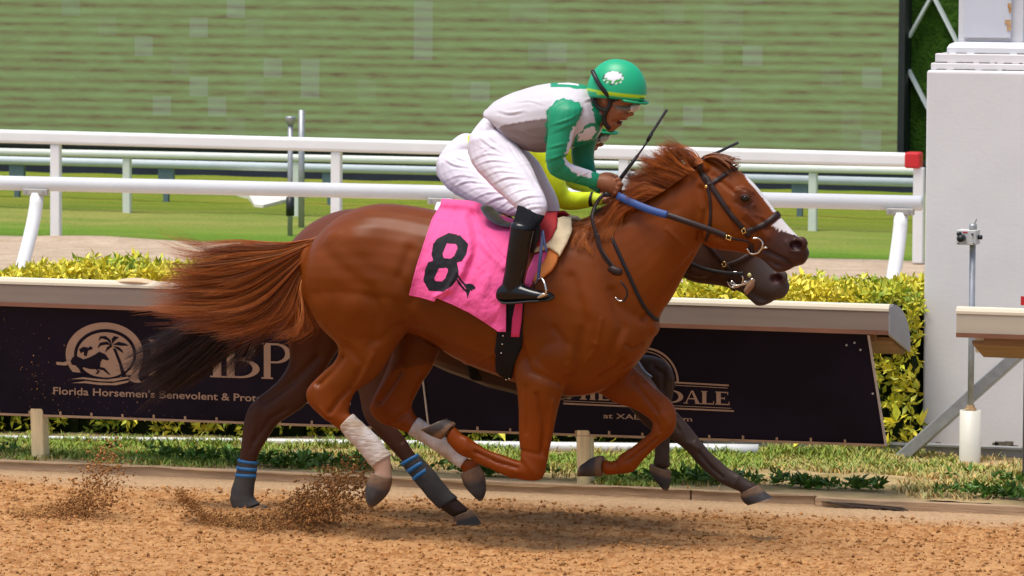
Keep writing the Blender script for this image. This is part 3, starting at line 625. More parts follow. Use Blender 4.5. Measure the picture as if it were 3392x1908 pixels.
def banner(label, tl, tr, br, bl, cells, name='banner'):
    t = thing(name, tuple((bp(bl)+bp(br))/2)); tag(t, label, 'banner', 'sponsor banners under the track rail')
    A, B, C_, D_ = [bp(T0(*p)) for p in (tl, tr, br, bl)]
    n = 60; V = []
    for j in range(7):
        for i in range(n+1):
            u, v = i/n, j/6; p = (A*(1-u)+B*u)*(1-v)+(D_*(1-u)+C_*u)*v; V.append(p+np.array((0, .0012*math.sin(i*.7+j*.6)-.001, 0)))
    mesh_obj('cloth', V, [(j*(n+1)+i, j*(n+1)+i+1, (j+1)*(n+1)+i+1, (j+1)*(n+1)+i) for j in range(6) for i in range(n)], M_BAN, t)
    d = np.array((0, -.006, 0)); MB().bar(D_+d, C_+d, .012, .013, up=(0, 0, 1)).build('hem', M_TRIM, t)
    L = np.linalg.norm(C_-D_)
    for k in range(int(L/.19)):
        p = D_+(C_-D_)*((k+.5)*.19/L)+np.array((0, -.01, 0)); MB().bar(p+np.array((0, 0, .008)), p+np.array((0, -.0, .028)), .012, .006, up=(0, 1, 0)).build('tie', M_TRIM, t)
    return t, A, B, C_, D_
ba, A, B, C_, D_ = banner('dark banner with a round palm and racehorse emblem and beige lettering, left of the horses', (-420, 748), (1046, 797), (1078, 1080), (-420, 1026), 0)
small_text("Florida Horsemen's Benevolent & Protective Association", B1, 42, 684, 2580, 776, 62, M_PRINT, ba, .012)
P = Print(B1)
def ell(cx, cy, rx, ry, a0=0, a1=360, n=44): return [(cx+rx*math.cos(math.radians(a)), cy+ry*math.sin(math.radians(a))) for a in np.linspace(a0, a1, n, endpoint=(a1-a0 < 360))]
def lay(polys, off, name, m):                     # emblem layers
    mb = MB()
    for P_ in polys:
        V = [bp(B1(*p), off) for p in P_]; mb.add(V, [tuple(t) for t in geometry.tessellate_polygon([[Vector((*p, 0)) for p in P_]])])
    return mb.build(name, m, ba)
lay([ell(478, 340, 330, 268, -215, 35, 40)+[(700, 545)], [(735, 330), (808, 350), (790, 440), (765, 520), (772, 560), (800, 586), (735, 586), (692, 566), (690, 540), (730, 470)]], .003, 'emblem', M_PRINT)
lay([ell(485, 345, 266, 216)], .005, 'emblem', M_PRINTD)
lay([ell(486, 350, 240, 194)], .007, 'emblem', M_PRINT)
lay([[(66, 408), (130, 412), (185, 395), (200, 412), (150, 440), (72, 434)]], .0075, 'emblem', M_PRINT)
lay([[(190, 405), (205, 372), (245, 362), (300, 388), (350, 372), (400, 345), (436, 322), (486, 345), (518, 388), (505, 398), (462, 385), (446, 410), (440, 452), (420, 472), (350, 470), (300, 455), (285, 468), (300, 505), (330, 540), (312, 540), (280, 510), (262, 470), (232, 440), (200, 432)],
     [(425, 448), (480, 462), (532, 522), (516, 518), (470, 482), (420, 470)], [(395, 462), (440, 486), (425, 512), (400, 512), (420, 490)],
     [(262, 302), (300, 280), (345, 290), (352, 275), (378, 285), (372, 304), (340, 312), (326, 362), (304, 356), (302, 322), (276, 336)],
     [(550, 292), (576, 296), (618, 400), (664, 532), (626, 538), (604, 430)],
     [(545, 268), (500, 222), (455, 208), (425, 232), (440, 192), (490, 188), (530, 222)], [(545, 268), (490, 262), (450, 270), (415, 296), (440, 246), (500, 236)], [(548, 275), (505, 310), (482, 332), (500, 285), (530, 265)],
     [(548, 262), (600, 238), (650, 250), (692, 272), (620, 272)], [(545, 258), (540, 212), (562, 188), (604, 200), (570, 225)], [(550, 272), (600, 282), (632, 310), (642, 338), (600, 310)],
     [(200, 536), (330, 520), (480, 545), (600, 545), (700, 520), (690, 548), (560, 570), (430, 565), (300, 545)]], .0092, 'emblem', M_PRINTD)
lay([[(188, 556), (300, 540), (400, 552), (500, 560), (680, 534), (690, 548), (560, 576), (440, 574), (300, 556)], [(198, 590), (320, 572), (420, 584), (540, 590), (690, 566), (680, 584), (580, 608), (440, 606), (310, 590)]], .0105, 'emblem', M_PRINT)
for ch, x, w in (('F', 880, 250), ('H', 1180, 350), ('B', 1520, 330), ('P', 1840, 290), ('A', 2110, 330)):
    letter(P, ch, x-30, 524+.03*(x-900), w, 306, slope=.03, slant=.0)
P.done('lettering', M_PRINT, ba)
bb_, A2, B2_, C2, D2 = banner('dark banner with beige stable lettering between ruled lines, right of the horses', (1046, 800), (2184, 842), (2228, 1120), (1080, 1081), 0)
MB().bar(A2+np.array((0, -.007, 0)), D2+np.array((0, -.007, 0)), .008, .01, up=(0, 1, 0)).build('side_hem', M_EDGE, bb_)
MB().bar(B2_+np.array((.003, -.006, 0)), C2+np.array((.003, -.006, 0)), .012, .01, up=(0, 1, 0)).build('side_hem', M_EDGE, bb_)
for q in ((2196, 990), (2165, 880), (2150, 862), (2130, 868)):
    p = bp(T0(*q), .004); MB().pipe([p, p+np.array((0, -.006, 0))], .006, 8).build('grommet', M_EDGE, bb_)
P = Print(B2)
for ch, x, w, st in (('H', 250, 280, .17), ('I', 535, 130, .42), ('L', 660, 165, .26), ('L', 828, 165, .26), ('N', 1090, 250, .2), ('D', 1430, 290, .22), ('A', 1712, 205, .2), ('L', 1918, 190, .26), ('E', 2088, 205, .26)):
    letter(P, ch, x, 742+.038*(x-300), w, 160, slope=.04, st=st, th=.085)
for x in (1040, 1370): letter(P, 'I', x, 742+.038*(x-300)-110, 60, 45, slope=.04, st=.4)
def line(x0, y0, x1, y1, t): P.poly([(x0, y0-t/2), (x1, y1-t/2), (x1, y1+t/2), (x0, y0+t/2)])
line(834, 498, 2260, 577, 20); line(834, 532, 2245, 609, 8); line(245, 765, 2292, 856, 8); line(242, 797, 2322, 889, 20)
def arc(r0, r1):
    A_ = np.radians(np.linspace(180, 360, 40))
    for i in range(39): P.poly([(1242+r*math.cos(a), 520+(1242+r*math.cos(a)-1242)*.04+r*math.sin(a)) for r, a in ((r0, A_[i]), (r0, A_[i+1]), (r1, A_[i+1]), (r1, A_[i]))])
arc(408, 384); arc(360, 350)
P.done('lettering', M_PRINT, bb_)
small_text('at XALAPA Farm', B2, 730, 975, 1812, 1019, 62, M_PRINT, bb_, .008)

# ------------------------------------------------------------------ hedge of variegated leaves
def leaf_cloud(cen, nrm, size, cols, nl, seed, spread=1.0):
    """rosettes of folded pointed leaves"""
    g = np.random.default_rng(seed); n = len(cen)
    cen = np.repeat(cen, nl, 0); nrm = np.repeat(nrm, nl, 0); N = n*nl
    d = g.normal(0, 1, (N, 3)); d -= nrm*(d*nrm).sum(1)[:, None]*.6; d = d*spread+nrm*.55; d /= np.linalg.norm(d, axis=1)[:, None]
    s = np.cross(d, g.normal(0, 1, (N, 3))); s /= np.linalg.norm(s, axis=1)[:, None]; u = np.cross(s, d)
    L = (size*g.uniform(.45, 1.35, N))[:, None]; w = L*.21; b = cen+d*L*.1
    V = np.stack([b, b+d*L*.4+s*w+u*w*.35, b+d*L-u*L*.12, b+d*L*.4-s*w+u*w*.35, b+d*L*.45], 1).reshape(-1, 3)
    i = np.arange(N)*5; Fq = np.stack([np.stack([i, i+1, i+4], 1), np.stack([i+1, i+2, i+4], 1), np.stack([i+2, i+3, i+4], 1), np.stack([i+3, i, i+4], 1)], 1).reshape(-1, 3)
    return V, Fq, np.repeat(cols, 5, 0)
M_LEAF = mat('variegated_leaf', rough=.45, spec=.4, var=.18, vscale=40, attr=True)
_b = M_LEAF.node_tree.nodes['Principled BSDF']
M_HEDGECORE = mat('hedge_inside', (.018, .026, .008), .95, spec=.05, var=.5, vscale=10)
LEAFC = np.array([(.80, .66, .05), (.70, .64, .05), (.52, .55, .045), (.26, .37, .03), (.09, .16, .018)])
def pipe_y(x): return PIPE_A[1]+(PIPE_B[1]-PIPE_A[1])*(x-PIPE_A[0])/(PIPE_B[0]-PIPE_A[0])
def front(x): return np.minimum(4.62, pipe_y(x)+.22)-4.62
def hedge(label, x0, x1, ya, yb, topf, n, seed, green=0.0):
    g = np.random.default_rng(seed); h = thing('hedge', ((x0+x1)/2, (ya+yb)/2, 0)); tag(h, label, 'hedge')
    m = int(n*.55); xs = g.uniform(x0, x1, n); side = np.arange(n) < m
    tp = topf(xs); z0 = g.uniform(.02, 1, n)**.8*tp; y = np.where(side, ya+np.abs(g.normal(0, .07, n)), g.uniform(ya, yb, n))+front(xs)+np.where(side, .22*np.clip(1-z0/.75, 0, 1)*(xs < .6), 0); z = np.where(side, z0, tp-np.abs(g.normal(0, .06, n)))
    nz = np.where(side, .35, 1.0); ny = np.where(side, -1, -.2)
    nrm = np.stack([g.normal(0, .35, n), ny+g.normal(0, .3, n), nz+g.normal(0, .3, n)], 1); nrm /= np.linalg.norm(nrm, axis=1)[:, None]
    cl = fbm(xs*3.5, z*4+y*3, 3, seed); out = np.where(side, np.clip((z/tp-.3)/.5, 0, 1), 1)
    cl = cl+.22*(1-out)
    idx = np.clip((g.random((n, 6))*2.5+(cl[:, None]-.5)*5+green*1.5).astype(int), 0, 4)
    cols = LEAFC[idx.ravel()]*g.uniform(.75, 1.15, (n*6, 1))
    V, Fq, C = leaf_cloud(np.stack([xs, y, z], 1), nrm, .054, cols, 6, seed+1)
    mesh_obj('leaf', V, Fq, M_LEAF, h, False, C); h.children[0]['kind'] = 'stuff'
    k = 40; X = np.linspace(x0+.05, x1-.05, k); mb = MB()
    for a, b in zip(X[:-1], X[1:]): sh_ = float(front(b))+(.15 if b < .6 else 0); mb.box((a, ya+.12+sh_, .0), (b+.0, yb-.1+sh_, topf(np.array([(a+b)/2]))[0]-.12))
    mb.build('stem', M_HEDGECORE, h)  # row of dark core boxes filling the hedge behind the leaves, no single stems
    return h
xh0 = unp(T0(25, 690), 5.0)[0]; xh1 = unp(T0(2322, 900), 4.7)[0]
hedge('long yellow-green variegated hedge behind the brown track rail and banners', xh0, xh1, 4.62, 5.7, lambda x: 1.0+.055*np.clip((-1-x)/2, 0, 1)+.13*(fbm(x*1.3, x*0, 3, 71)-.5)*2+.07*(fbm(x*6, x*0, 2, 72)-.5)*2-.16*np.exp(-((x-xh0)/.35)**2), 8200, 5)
# a few yellow shoots hanging below the banner and in front
xs = np.array([unp(T0(q, 1060), 4.2)[0] for q in (430, 445, 560, 600, 905, 1290, 1500, 2010, 2240, 2300)]); cen = np.stack([xs, 4.47+front(xs), rng.uniform(.12, .24, 10)], 1)
V, Fq, C = leaf_cloud(cen, np.tile((0, -.9, .3), (10, 1)), .1, LEAFC[rng.integers(0, 3, 70)], 7, 91)
o = mesh_obj('hedge_shoot', V, Fq, M_LEAF, None, False, C, base=(xs.mean(), 4.45, .1)); tag(o, 'few low yellow leaf shoots at the foot of the hedge below the banners', 'leaf shoots', kind='stuff')

# ------------------------------------------------------------------ grass and weeds
def grass(n, x0, x1, y0, y1, seed):
    g = np.random.default_rng(seed); x = g.uniform(x0, x1, n); y = y0+(y1-y0)*g.random(n)
    den = fbm(x*1.1, y*1.3, 3, 81)+.16*np.clip((y-2.6)/1.2, 0, 1)-.16*np.clip((x+.3)/2, 0, 1)-.17*np.clip((2.5-y)/.25, 0, 1)
    cl = fbm(x*7, y*7, 2, 82); keep = (den+.35*(cl-.5)+g.normal(0, .06, n)) > .51; keep &= (y < np.where(x < PIPE_B[0], pipe_y(x)-.02, 4.5)) | ((g.random(len(x)) < .3) & (y < pipe_y(x)+.14)); x, y, den, cl = x[keep], y[keep], den[keep], cl[keep]; n = len(x)
    hgt = g.uniform(.014, .04, n)*(.6+.9*cl)*np.where((y > pipe_y(x)-.16) & (x < .8), 1.5, 1.0); a = g.uniform(0, 2*math.pi, n); lean = g.uniform(.4, 1.6, n)*hgt
    z = verge_z(x, y)-.005; w = g.uniform(.003, .006, n); dx, dy = np.cos(a), np.sin(a)
    p0 = np.stack([x-dy*w, y+dx*w, z], 1); p1 = np.stack([x+dy*w, y-dx*w, z], 1)
    p2 = np.stack([x+dx*lean*.4+dy*w*.7, y+dy*lean*.4-dx*w*.7, z+hgt*.65], 1); p3 = np.stack([x+dx*lean*.4-dy*w*.7, y+dy*lean*.4+dx*w*.7, z+hgt*.65], 1); p4 = np.stack([x+dx*lean, y+dy*lean, z+hgt], 1)
    V = np.stack([p0, p1, p2, p3, p4], 1).reshape(-1, 3); i = np.arange(n)*5
    Fq = np.concatenate([np.stack([i, i+1, i+2], 1), np.stack([i, i+2, i+3], 1), np.stack([i+3, i+2, i+4], 1)])
    dry = np.clip((.62-den-.1*(cl-.5))*4+g.normal(0, .3, n)+.35*np.clip(x, 0, 1), 0, 1)[:, None]
    c = np.array((.19, .30, .04))*(1-dry)+np.array((.45, .38, .15))*dry; c = c*g.uniform(.7, 1.35, (n, 1)); c[:, 0] *= g.uniform(.8, 1.5, n)
    return mesh_obj('grass', V, Fq, mat('grass_blade', rough=.6, spec=.25, var=.1, attr=True), None, False, np.repeat(c, 5, 0))
o = grass(130000, -5.6, 3.6, 2.175, 4.62, 3); tag(o, 'short patchy grass growing on the verge between the dirt and the hedge', 'grass', kind='stuff')
wx, wy = [], []
for cx, cy, r, n in ((.35, 2.5, .38, 90), (.95, 2.42, .16, 40), (1.25, 2.45, .12, 25), (2.0, 2.32, .28, 60), (2.55, 2.4, .25, 50), (-2.0, 2.45, .5, 110), (-2.6, 2.5, .4, 70), (-.9, 2.5, .3, 50), (-4.2, 2.4, .5, 70), (2.2, 3.1, .5, 60)):
    wx.append(cx+rng.normal(0, r*.55, n)); wy.append(cy+np.abs(rng.normal(0, r*.3, n))-.05)
wx, wy = np.concatenate(wx), np.clip(np.concatenate(wy), 2.24, 4); n = len(wx)
V, Fq, C = leaf_cloud(np.stack([wx, wy, verge_z(wx, wy)+rng.uniform(.01, .05, n)], 1), np.tile((0, -.15, 1.0), (n, 1)), .05, np.array((.075, .165, .018))*rng.uniform(.6, 1.5, (n*7, 1)), 7, 93)
o = mesh_obj('weeds', V, Fq, M_LEAF, None, False, C); tag(o, 'dark green broad-leaved weeds along the edge of the kerb boards', 'weeds', kind='stuff')
# ------------------------------------------------------------------ horses
# stations are (top/rear edge x,y, bottom/front edge x,y, half width[, lateral offset])
TORSO = [(190, 262, 152, 450, .11), (238, 208, 165, 545, .19), (300, 155, 225, 610, .245), (380, 116, 330, 640, .275), (470, 98, 440, 650, .285), (565, 102, 580, 660, .28),
         (660, 116, 700, 705, .28), (760, 134, 800, 768, .285), (860, 152, 900, 816, .29), (960, 168, 990, 848, .29), (1060, 182, 1070, 880, .28), (1160, 182, 1170, 905, .262), (1260, 168, 1265, 935, .25),
         (1345, 190, 1352, 938, .24), (1430, 250, 1432, 920, .225), (1505, 340, 1506, 882, .20), (1572, 440, 1572, 820, .165), (1630, 520, 1632, 745, .12), (1662, 580, 1666, 680, .07)]
NECK = [(-140, 660, 330, 1560, .2), (-20, 655, 440, 1530, .185), (80, 640, 545, 1428, .165), (200, 590, 597, 1285, .145), (320, 540, 660, 1195, .125), (440, 488, 715, 1098, .11), (560, 425, 765, 1003, .1), (680, 350, 812, 925, .095), (790, 285, 848, 858, .09), (860, 250, 905, 760, .082)]
HEAD = [(850, 250, 848, 640, .07), (890, 217, 862, 740, .083), (960, 222, 900, 810, .096), (1040, 250, 966, 838, .1), (1110, 285, 1042, 850, .104), (1182, 336, 1110, 858, .104), (1256, 410, 1170, 868, .09), (1325, 498, 1225, 884, .073), (1390, 582, 1280, 905, .063),
        (1450, 655, 1330, 922, .056), (1510, 722, 1385, 940, .054), (1562, 774, 1440, 948, .054), (1594, 800, 1500, 962, .05), (1607, 840, 1550, 950, .036)]
CHIN = [(1180, 800, 1190, 872, .05), (1280, 850, 1290, 905, .045), (1350, 890, 1352, 962, .04), (1400, 925, 1398, 998, .036), (1450, 945, 1448, 992, .032), (1492, 955, 1494, 972, .02)]
EAR = [(845, 292, 935, 285, .022), (828, 243, 893, 232, .02), (810, 200, 842, 197, .014), (791, 164, 797, 167, .004)]
LIMBS_A = dict(
 RF=(T1, -.15, [(1040, 640, 1340, 700, .095, -.11), (1048, 760, 1318, 800, .09, -.13), (1060, 838, 1292, 875, .082), (1072, 912, 1263, 945, .074), (1079, 1000, 1246, 1010, .062), (1079, 1090, 1228, 1092, .053), (1083, 1160, 1213, 1162, .046), (1088, 1205, 1203, 1225, .045), (1092, 1222, 1178, 1300, .045),
      (1058, 1213, 1105, 1306, .04), (1010, 1196, 1035, 1287, .033), (950, 1175, 972, 1258, .029), (900, 1148, 918, 1235, .03), (862, 1120, 872, 1214, .034), (825, 1100, 815, 1190, .033), (800, 1070, 766, 1138, .031)]),
 LF=(T5, .13, [(640, 250, 420, 500, .085, .10), (700, 330, 490, 560, .08), (768, 412, 560, 590, .073), (840, 478, 640, 640, .062), (905, 542, 715, 665, .052), (965, 594, 790, 694, .046), (1010, 637, 850, 732, .044), (1040, 700, 890, 766, .045), (1044, 762, 892, 792, .044), (1034, 815, 884, 820, .04),
      (1000, 864, 880, 832, .036), (940, 908, 828, 876, .031), (880, 964, 772, 920, .028), (825, 1022, 716, 957, .029), (775, 1083, 680, 980, .034), (728, 1098, 664, 1004, .034), (665, 1104, 628, 1020, .032), (600, 1110, 586, 1008, .033)]),
 RH=(T1, -.14, [(215, 300, 540, 300, .13, -.11), (155, 430, 590, 420, .13, -.13), (158, 520, 612, 530, .13), (185, 590, 612, 595, .118), (230, 655, 596, 650, .102), (282, 703, 560, 700, .088), (292, 745, 525, 750, .073), (272, 785, 498, 798, .063), (240, 818, 462, 850, .056), (205, 850, 410, 890, .05), (170, 886, 367, 918, .045), (150, 920, 347, 958, .043), (160, 968, 338, 995, .042),
      (205, 1015, 338, 1018, .039), (250, 1050, 348, 1020, .036), (305, 1093, 388, 1048, .032), (360, 1150, 440, 1095, .03), (405, 1206, 490, 1160, .031), (440, 1250, 515, 1200, .036), (452, 1268, 521, 1248, .034), (442, 1280, 524, 1300, .034)]),
 LH=(T1, .14, [(400, 400, 690, 480, .12, .1), (455, 560, 745, 630, .11), (515, 655, 748, 705, .092), (525, 735, 722, 768, .075), (507, 805, 692, 830, .061), (480, 868, 656, 882, .052), (450, 926, 630, 935, .046), (428, 975, 613, 970, .043), (432, 1010, 616, 1000, .042), (475, 1054, 630, 1026, .039), (548, 1082, 645, 1038, .034), (620, 1112, 685, 1065, .03), (690, 1156, 745, 1112, .03), (760, 1206, 810, 1165, .03), (822, 1250, 852, 1210, .034), (834, 1266, 885, 1215, .033), (836, 1280, 905, 1240, .034)]))
HOOF_A = dict(
 RF=(T1, -.15, [(802, 1058, 738, 1128, .04), (790, 1050, 712, 1118, .045), (772, 1043, 685, 1106, .05), (762, 1038, 654, 1086, .05)]),
 LF=(T5, .13, [(575, 984, 570, 1115, .041), (545, 984, 540, 1117, .045), (490, 1005, 490, 1118, .049), (440, 1042, 424, 1116, .048)]),
 RH=(T1, -.14, [(436, 1270, 526, 1296, .041), (424, 1296, 523, 1322, .045), (412, 1335, 508, 1362, .047), (411, 1385, 472, 1402, .044), (428, 1420, 440, 1424, .03)]),
 LH=(T1, .14, [(826, 1278, 906, 1240, .041), (830, 1298, 924, 1275, .045), (846, 1335, 934, 1322, .047), (880, 1372, 932, 1360, .042), (908, 1396, 918, 1394, .025)]))
BAND_A = dict(RH=(T1, -.14, [(298, 1076, 352, 1018, .036), (330, 1118, 400, 1062, .038), (375, 1165, 455, 1112, .037), (412, 1212, 494, 1166, .038), (440, 1247, 516, 1196, .041)]),
              LH=(T1, .14, [(600, 1104, 640, 1034, .035), (650, 1134, 700, 1074, .036), (705, 1168, 760, 1122, .036), (770, 1214, 815, 1168, .036), (826, 1252, 853, 1208, .038)]))
YF = .78                                        # the second horse runs on the inside, nearer the rail
LIMBS_B = dict(
 FH=(T0, YF+.15, [(660, 640, 920, 690, .12, YF+.1), (700, 745, 905, 790, .105), (720, 840, 872, 850, .082), (729, 903, 833, 910, .062), (706, 950, 806, 955, .053), (670, 983, 775, 1012, .047), (630, 1018, 737, 1042, .044), (614, 1060, 700, 1066, .042), (608, 1110, 672, 1106, .036), (603, 1150, 648, 1150, .03), (595, 1200, 641, 1200, .03), (583, 1240, 636, 1243, .035), (584, 1268, 641, 1260, .035), (600, 1290, 655, 1268, .036)]),
 NH=(T0, YF-.15, [(760, 600, 1010, 690, .125, YF-.1), (830, 760, 1030, 820, .1), (868, 870, 1020, 890, .075), (888, 945, 1000, 955, .055), (903, 988, 988, 1005, .046), (918, 1050, 988, 1060, .041), (960, 1105, 1016, 1098, .034), (1014, 1163, 1047, 1146, .029), (1050, 1216, 1091, 1190, .03), (1084, 1256, 1126, 1234, .035), (1106, 1277, 1148, 1254, .035), (1138, 1300, 1176, 1278, .034)]),
 FF=(T5, YF+.13, [(560, 200, 560, 540, .095, YF+.1), (680, 300, 700, 570, .085), (800, 336, 800, 555, .07), (885, 344, 855, 535, .058), (965, 374, 895, 560, .05), (1018, 435, 900, 595, .047), (1034, 510, 905, 625, .044), (1026, 575, 905, 655, .038), (1014, 650, 903, 695, .033), (1008, 760, 908, 765, .029), (1003, 880, 908, 895, .029), (1000, 975, 905, 988, .033), (1006, 1050, 896, 1028, .034)]),
 NF=(T5, YF-.13, [(760, 300, 560, 500, .09, YF-.1), (850, 450, 690, 620, .075), (930, 560, 780, 720, .062), (990, 640, 850, 795, .053), (1050, 708, 930, 850, .047), (1130, 800, 1030, 892, .044), (1200, 890, 1115, 958, .041), (1250, 950, 1170, 1025, .034), (1310, 1006, 1240, 1094, .03), (1380, 1066, 1312, 1150, .031), (1432, 1095, 1380, 1186, .035), (1500, 1140, 1446, 1212, .033), (1552, 1166, 1458, 1226, .034), (1585, 1188, 1478, 1242, .03)]))
HOOF_B = dict(
 FH=(T0, YF+.15, [(606, 1290, 660, 1268, .038), (628, 1297, 672, 1274, .045), (650, 1302, 686, 1284, .03)]),
 NH=(T0, YF-.15, [(1143, 1300, 1185, 1282, .04), (1142, 1314, 1200, 1302, .045), (1141, 1328, 1211, 1319, .05)]),
 FF=(T5, YF+.13, [(1008, 1080, 874, 1038, .041), (1008, 1120, 872, 1070, .045), (1004, 1165, 896, 1120, .047), (990, 1208, 955, 1192, .03)]),
 NF=(T5, YF-.13, [(1566, 1170, 1462, 1222, .041), (1600, 1205, 1456, 1250, .046), (1640, 1238, 1480, 1285, .05), (1662, 1254, 1502, 1300, .05)]))
SHIFT_T = lambda x, y: (x-86, y+16)
def SHIFT_N(x, y):                               # neck sinks towards the lower carried head
    ix, iy = T2.inv(x, y); t = min(1, max(0, (ix-100)/760.)); return (x-86+t*21, y+16+t*95)
SHIFT_H = lambda x, y: (x-65, y+111)

def build_horse(limbs, Y0, sT=None, sN=None, sH=None):
    parts = [loft(TORSO, T1, Y0, sub=3, n=30, sh=sT), loft(NECK, T2, Y0, sub=3, n=26, sh=sN), loft(HEAD, T2, Y0, sub=3, n=22, sh=sH), loft(CHIN, T2, Y0, sub=3, n=14, sh=sH)]
    for s in (-1, 1):
        parts.append(loft([q[:4]+(q[4],) for q in EAR], T2, Y0+s*.062, sub=3, n=12, sh=sH))
        for p, r in (((1560, 800), (.034, .022, .036)), ((1150, 470), (.05, .012, .03)), ((1000, 640), (.115, .03, .125))):   # nostril wing, brow, cheek
            parts.append(blob(sH(*T2(*p)) if sH else T2(*p), lambda a, b: (a, b), Y0+s*{1560: .034, 1150: .086, 1000: .074}[p[0]], r))
        for p, r, y in (((520, 500), (.11, .06, .15), .2), ((330, 330), (.15, .06, .14), .19), ((1250, 740), (.13, .05, .13), .185)):
            parts.append(blob(sT(*T1(*p)) if sT else T1(*p), lambda a, b: (a, b), Y0+s*y, r))
    for k, (tf, Y, st) in limbs.items(): parts.append(loft(st, tf, Y, sub=3, n=18))
    V, Fq = fuse(parts, .0085)
    px, py = proj(V); i1, j1 = T1.inv(px, py); i2, j2 = T2.inv(px, py)
    ih = i2 if not sH else i2+65*2.0694; jh = j2 if not sH else j2-111*2.0694
    body = (V[:, 2] > .78) & (ih < 850)
    V = relax(V, Fq, 5)
    V = relax(V, Fq, 30, mu=-.505, w=np.where(body, 1.0, .0)); V = relax(V, Fq, 3)
    return V, Fq
def sculpt(V, Fq, Y0, mus, lines, near=True, gain=1.55):
    N = normals(V, Fq); px, py = proj(V); D = np.zeros(len(V)); ns = np.clip((.25-N[:, 1])/.5, 0, 1)
    for tf, cx, cy, rx, ry, ang, amp in mus:
        x, y = tf.inv(px, py); a = R(ang); u = ((x-cx)*math.cos(a)+(y-cy)*math.sin(a))/rx; v = (-(x-cx)*math.sin(a)+(y-cy)*math.cos(a))/ry; D += amp*np.exp(-(u*u+v*v))*ns
    for tf, pl, w, amp in lines:
        x, y = tf.inv(px, py); D += amp*np.exp(-(pdist(x, y, pl)/(w*.85))**2)*ns
    return V+N*(np.clip(D*gain, -.02, .022))[:, None]
MUS = [(T1, 520, 500, 75, 110, 10, .012), (T1, 330, 240, 120, 70, -20, .010), (T1, 470, 300, 60, 120, 30, -.008), (T1, 360, 560, 50, 120, 20, .008), (T1, 270, 480, 90, 120, 10, .008), (T1, 585, 590, 40, 40, 0, .006), (T1, 1235, 770, 100, 90, 10, .012), (T1, 1400, 560, 80, 190, -20, .010),
       (T1, 1180, 930, 60, 80, 0, .008), (T1, 1210, 1040, 30, 110, 0, .004), (T1, 650, 420, 50, 160, 10, -.012), (T1, 420, 800, 60, 60, -40, .006), (T5, 690, 300, 60, 80, 20, .008), (T5, 800, 560, 50, 60, 30, .006), (T2, 640, 800, 90, 260, 25, .008)]
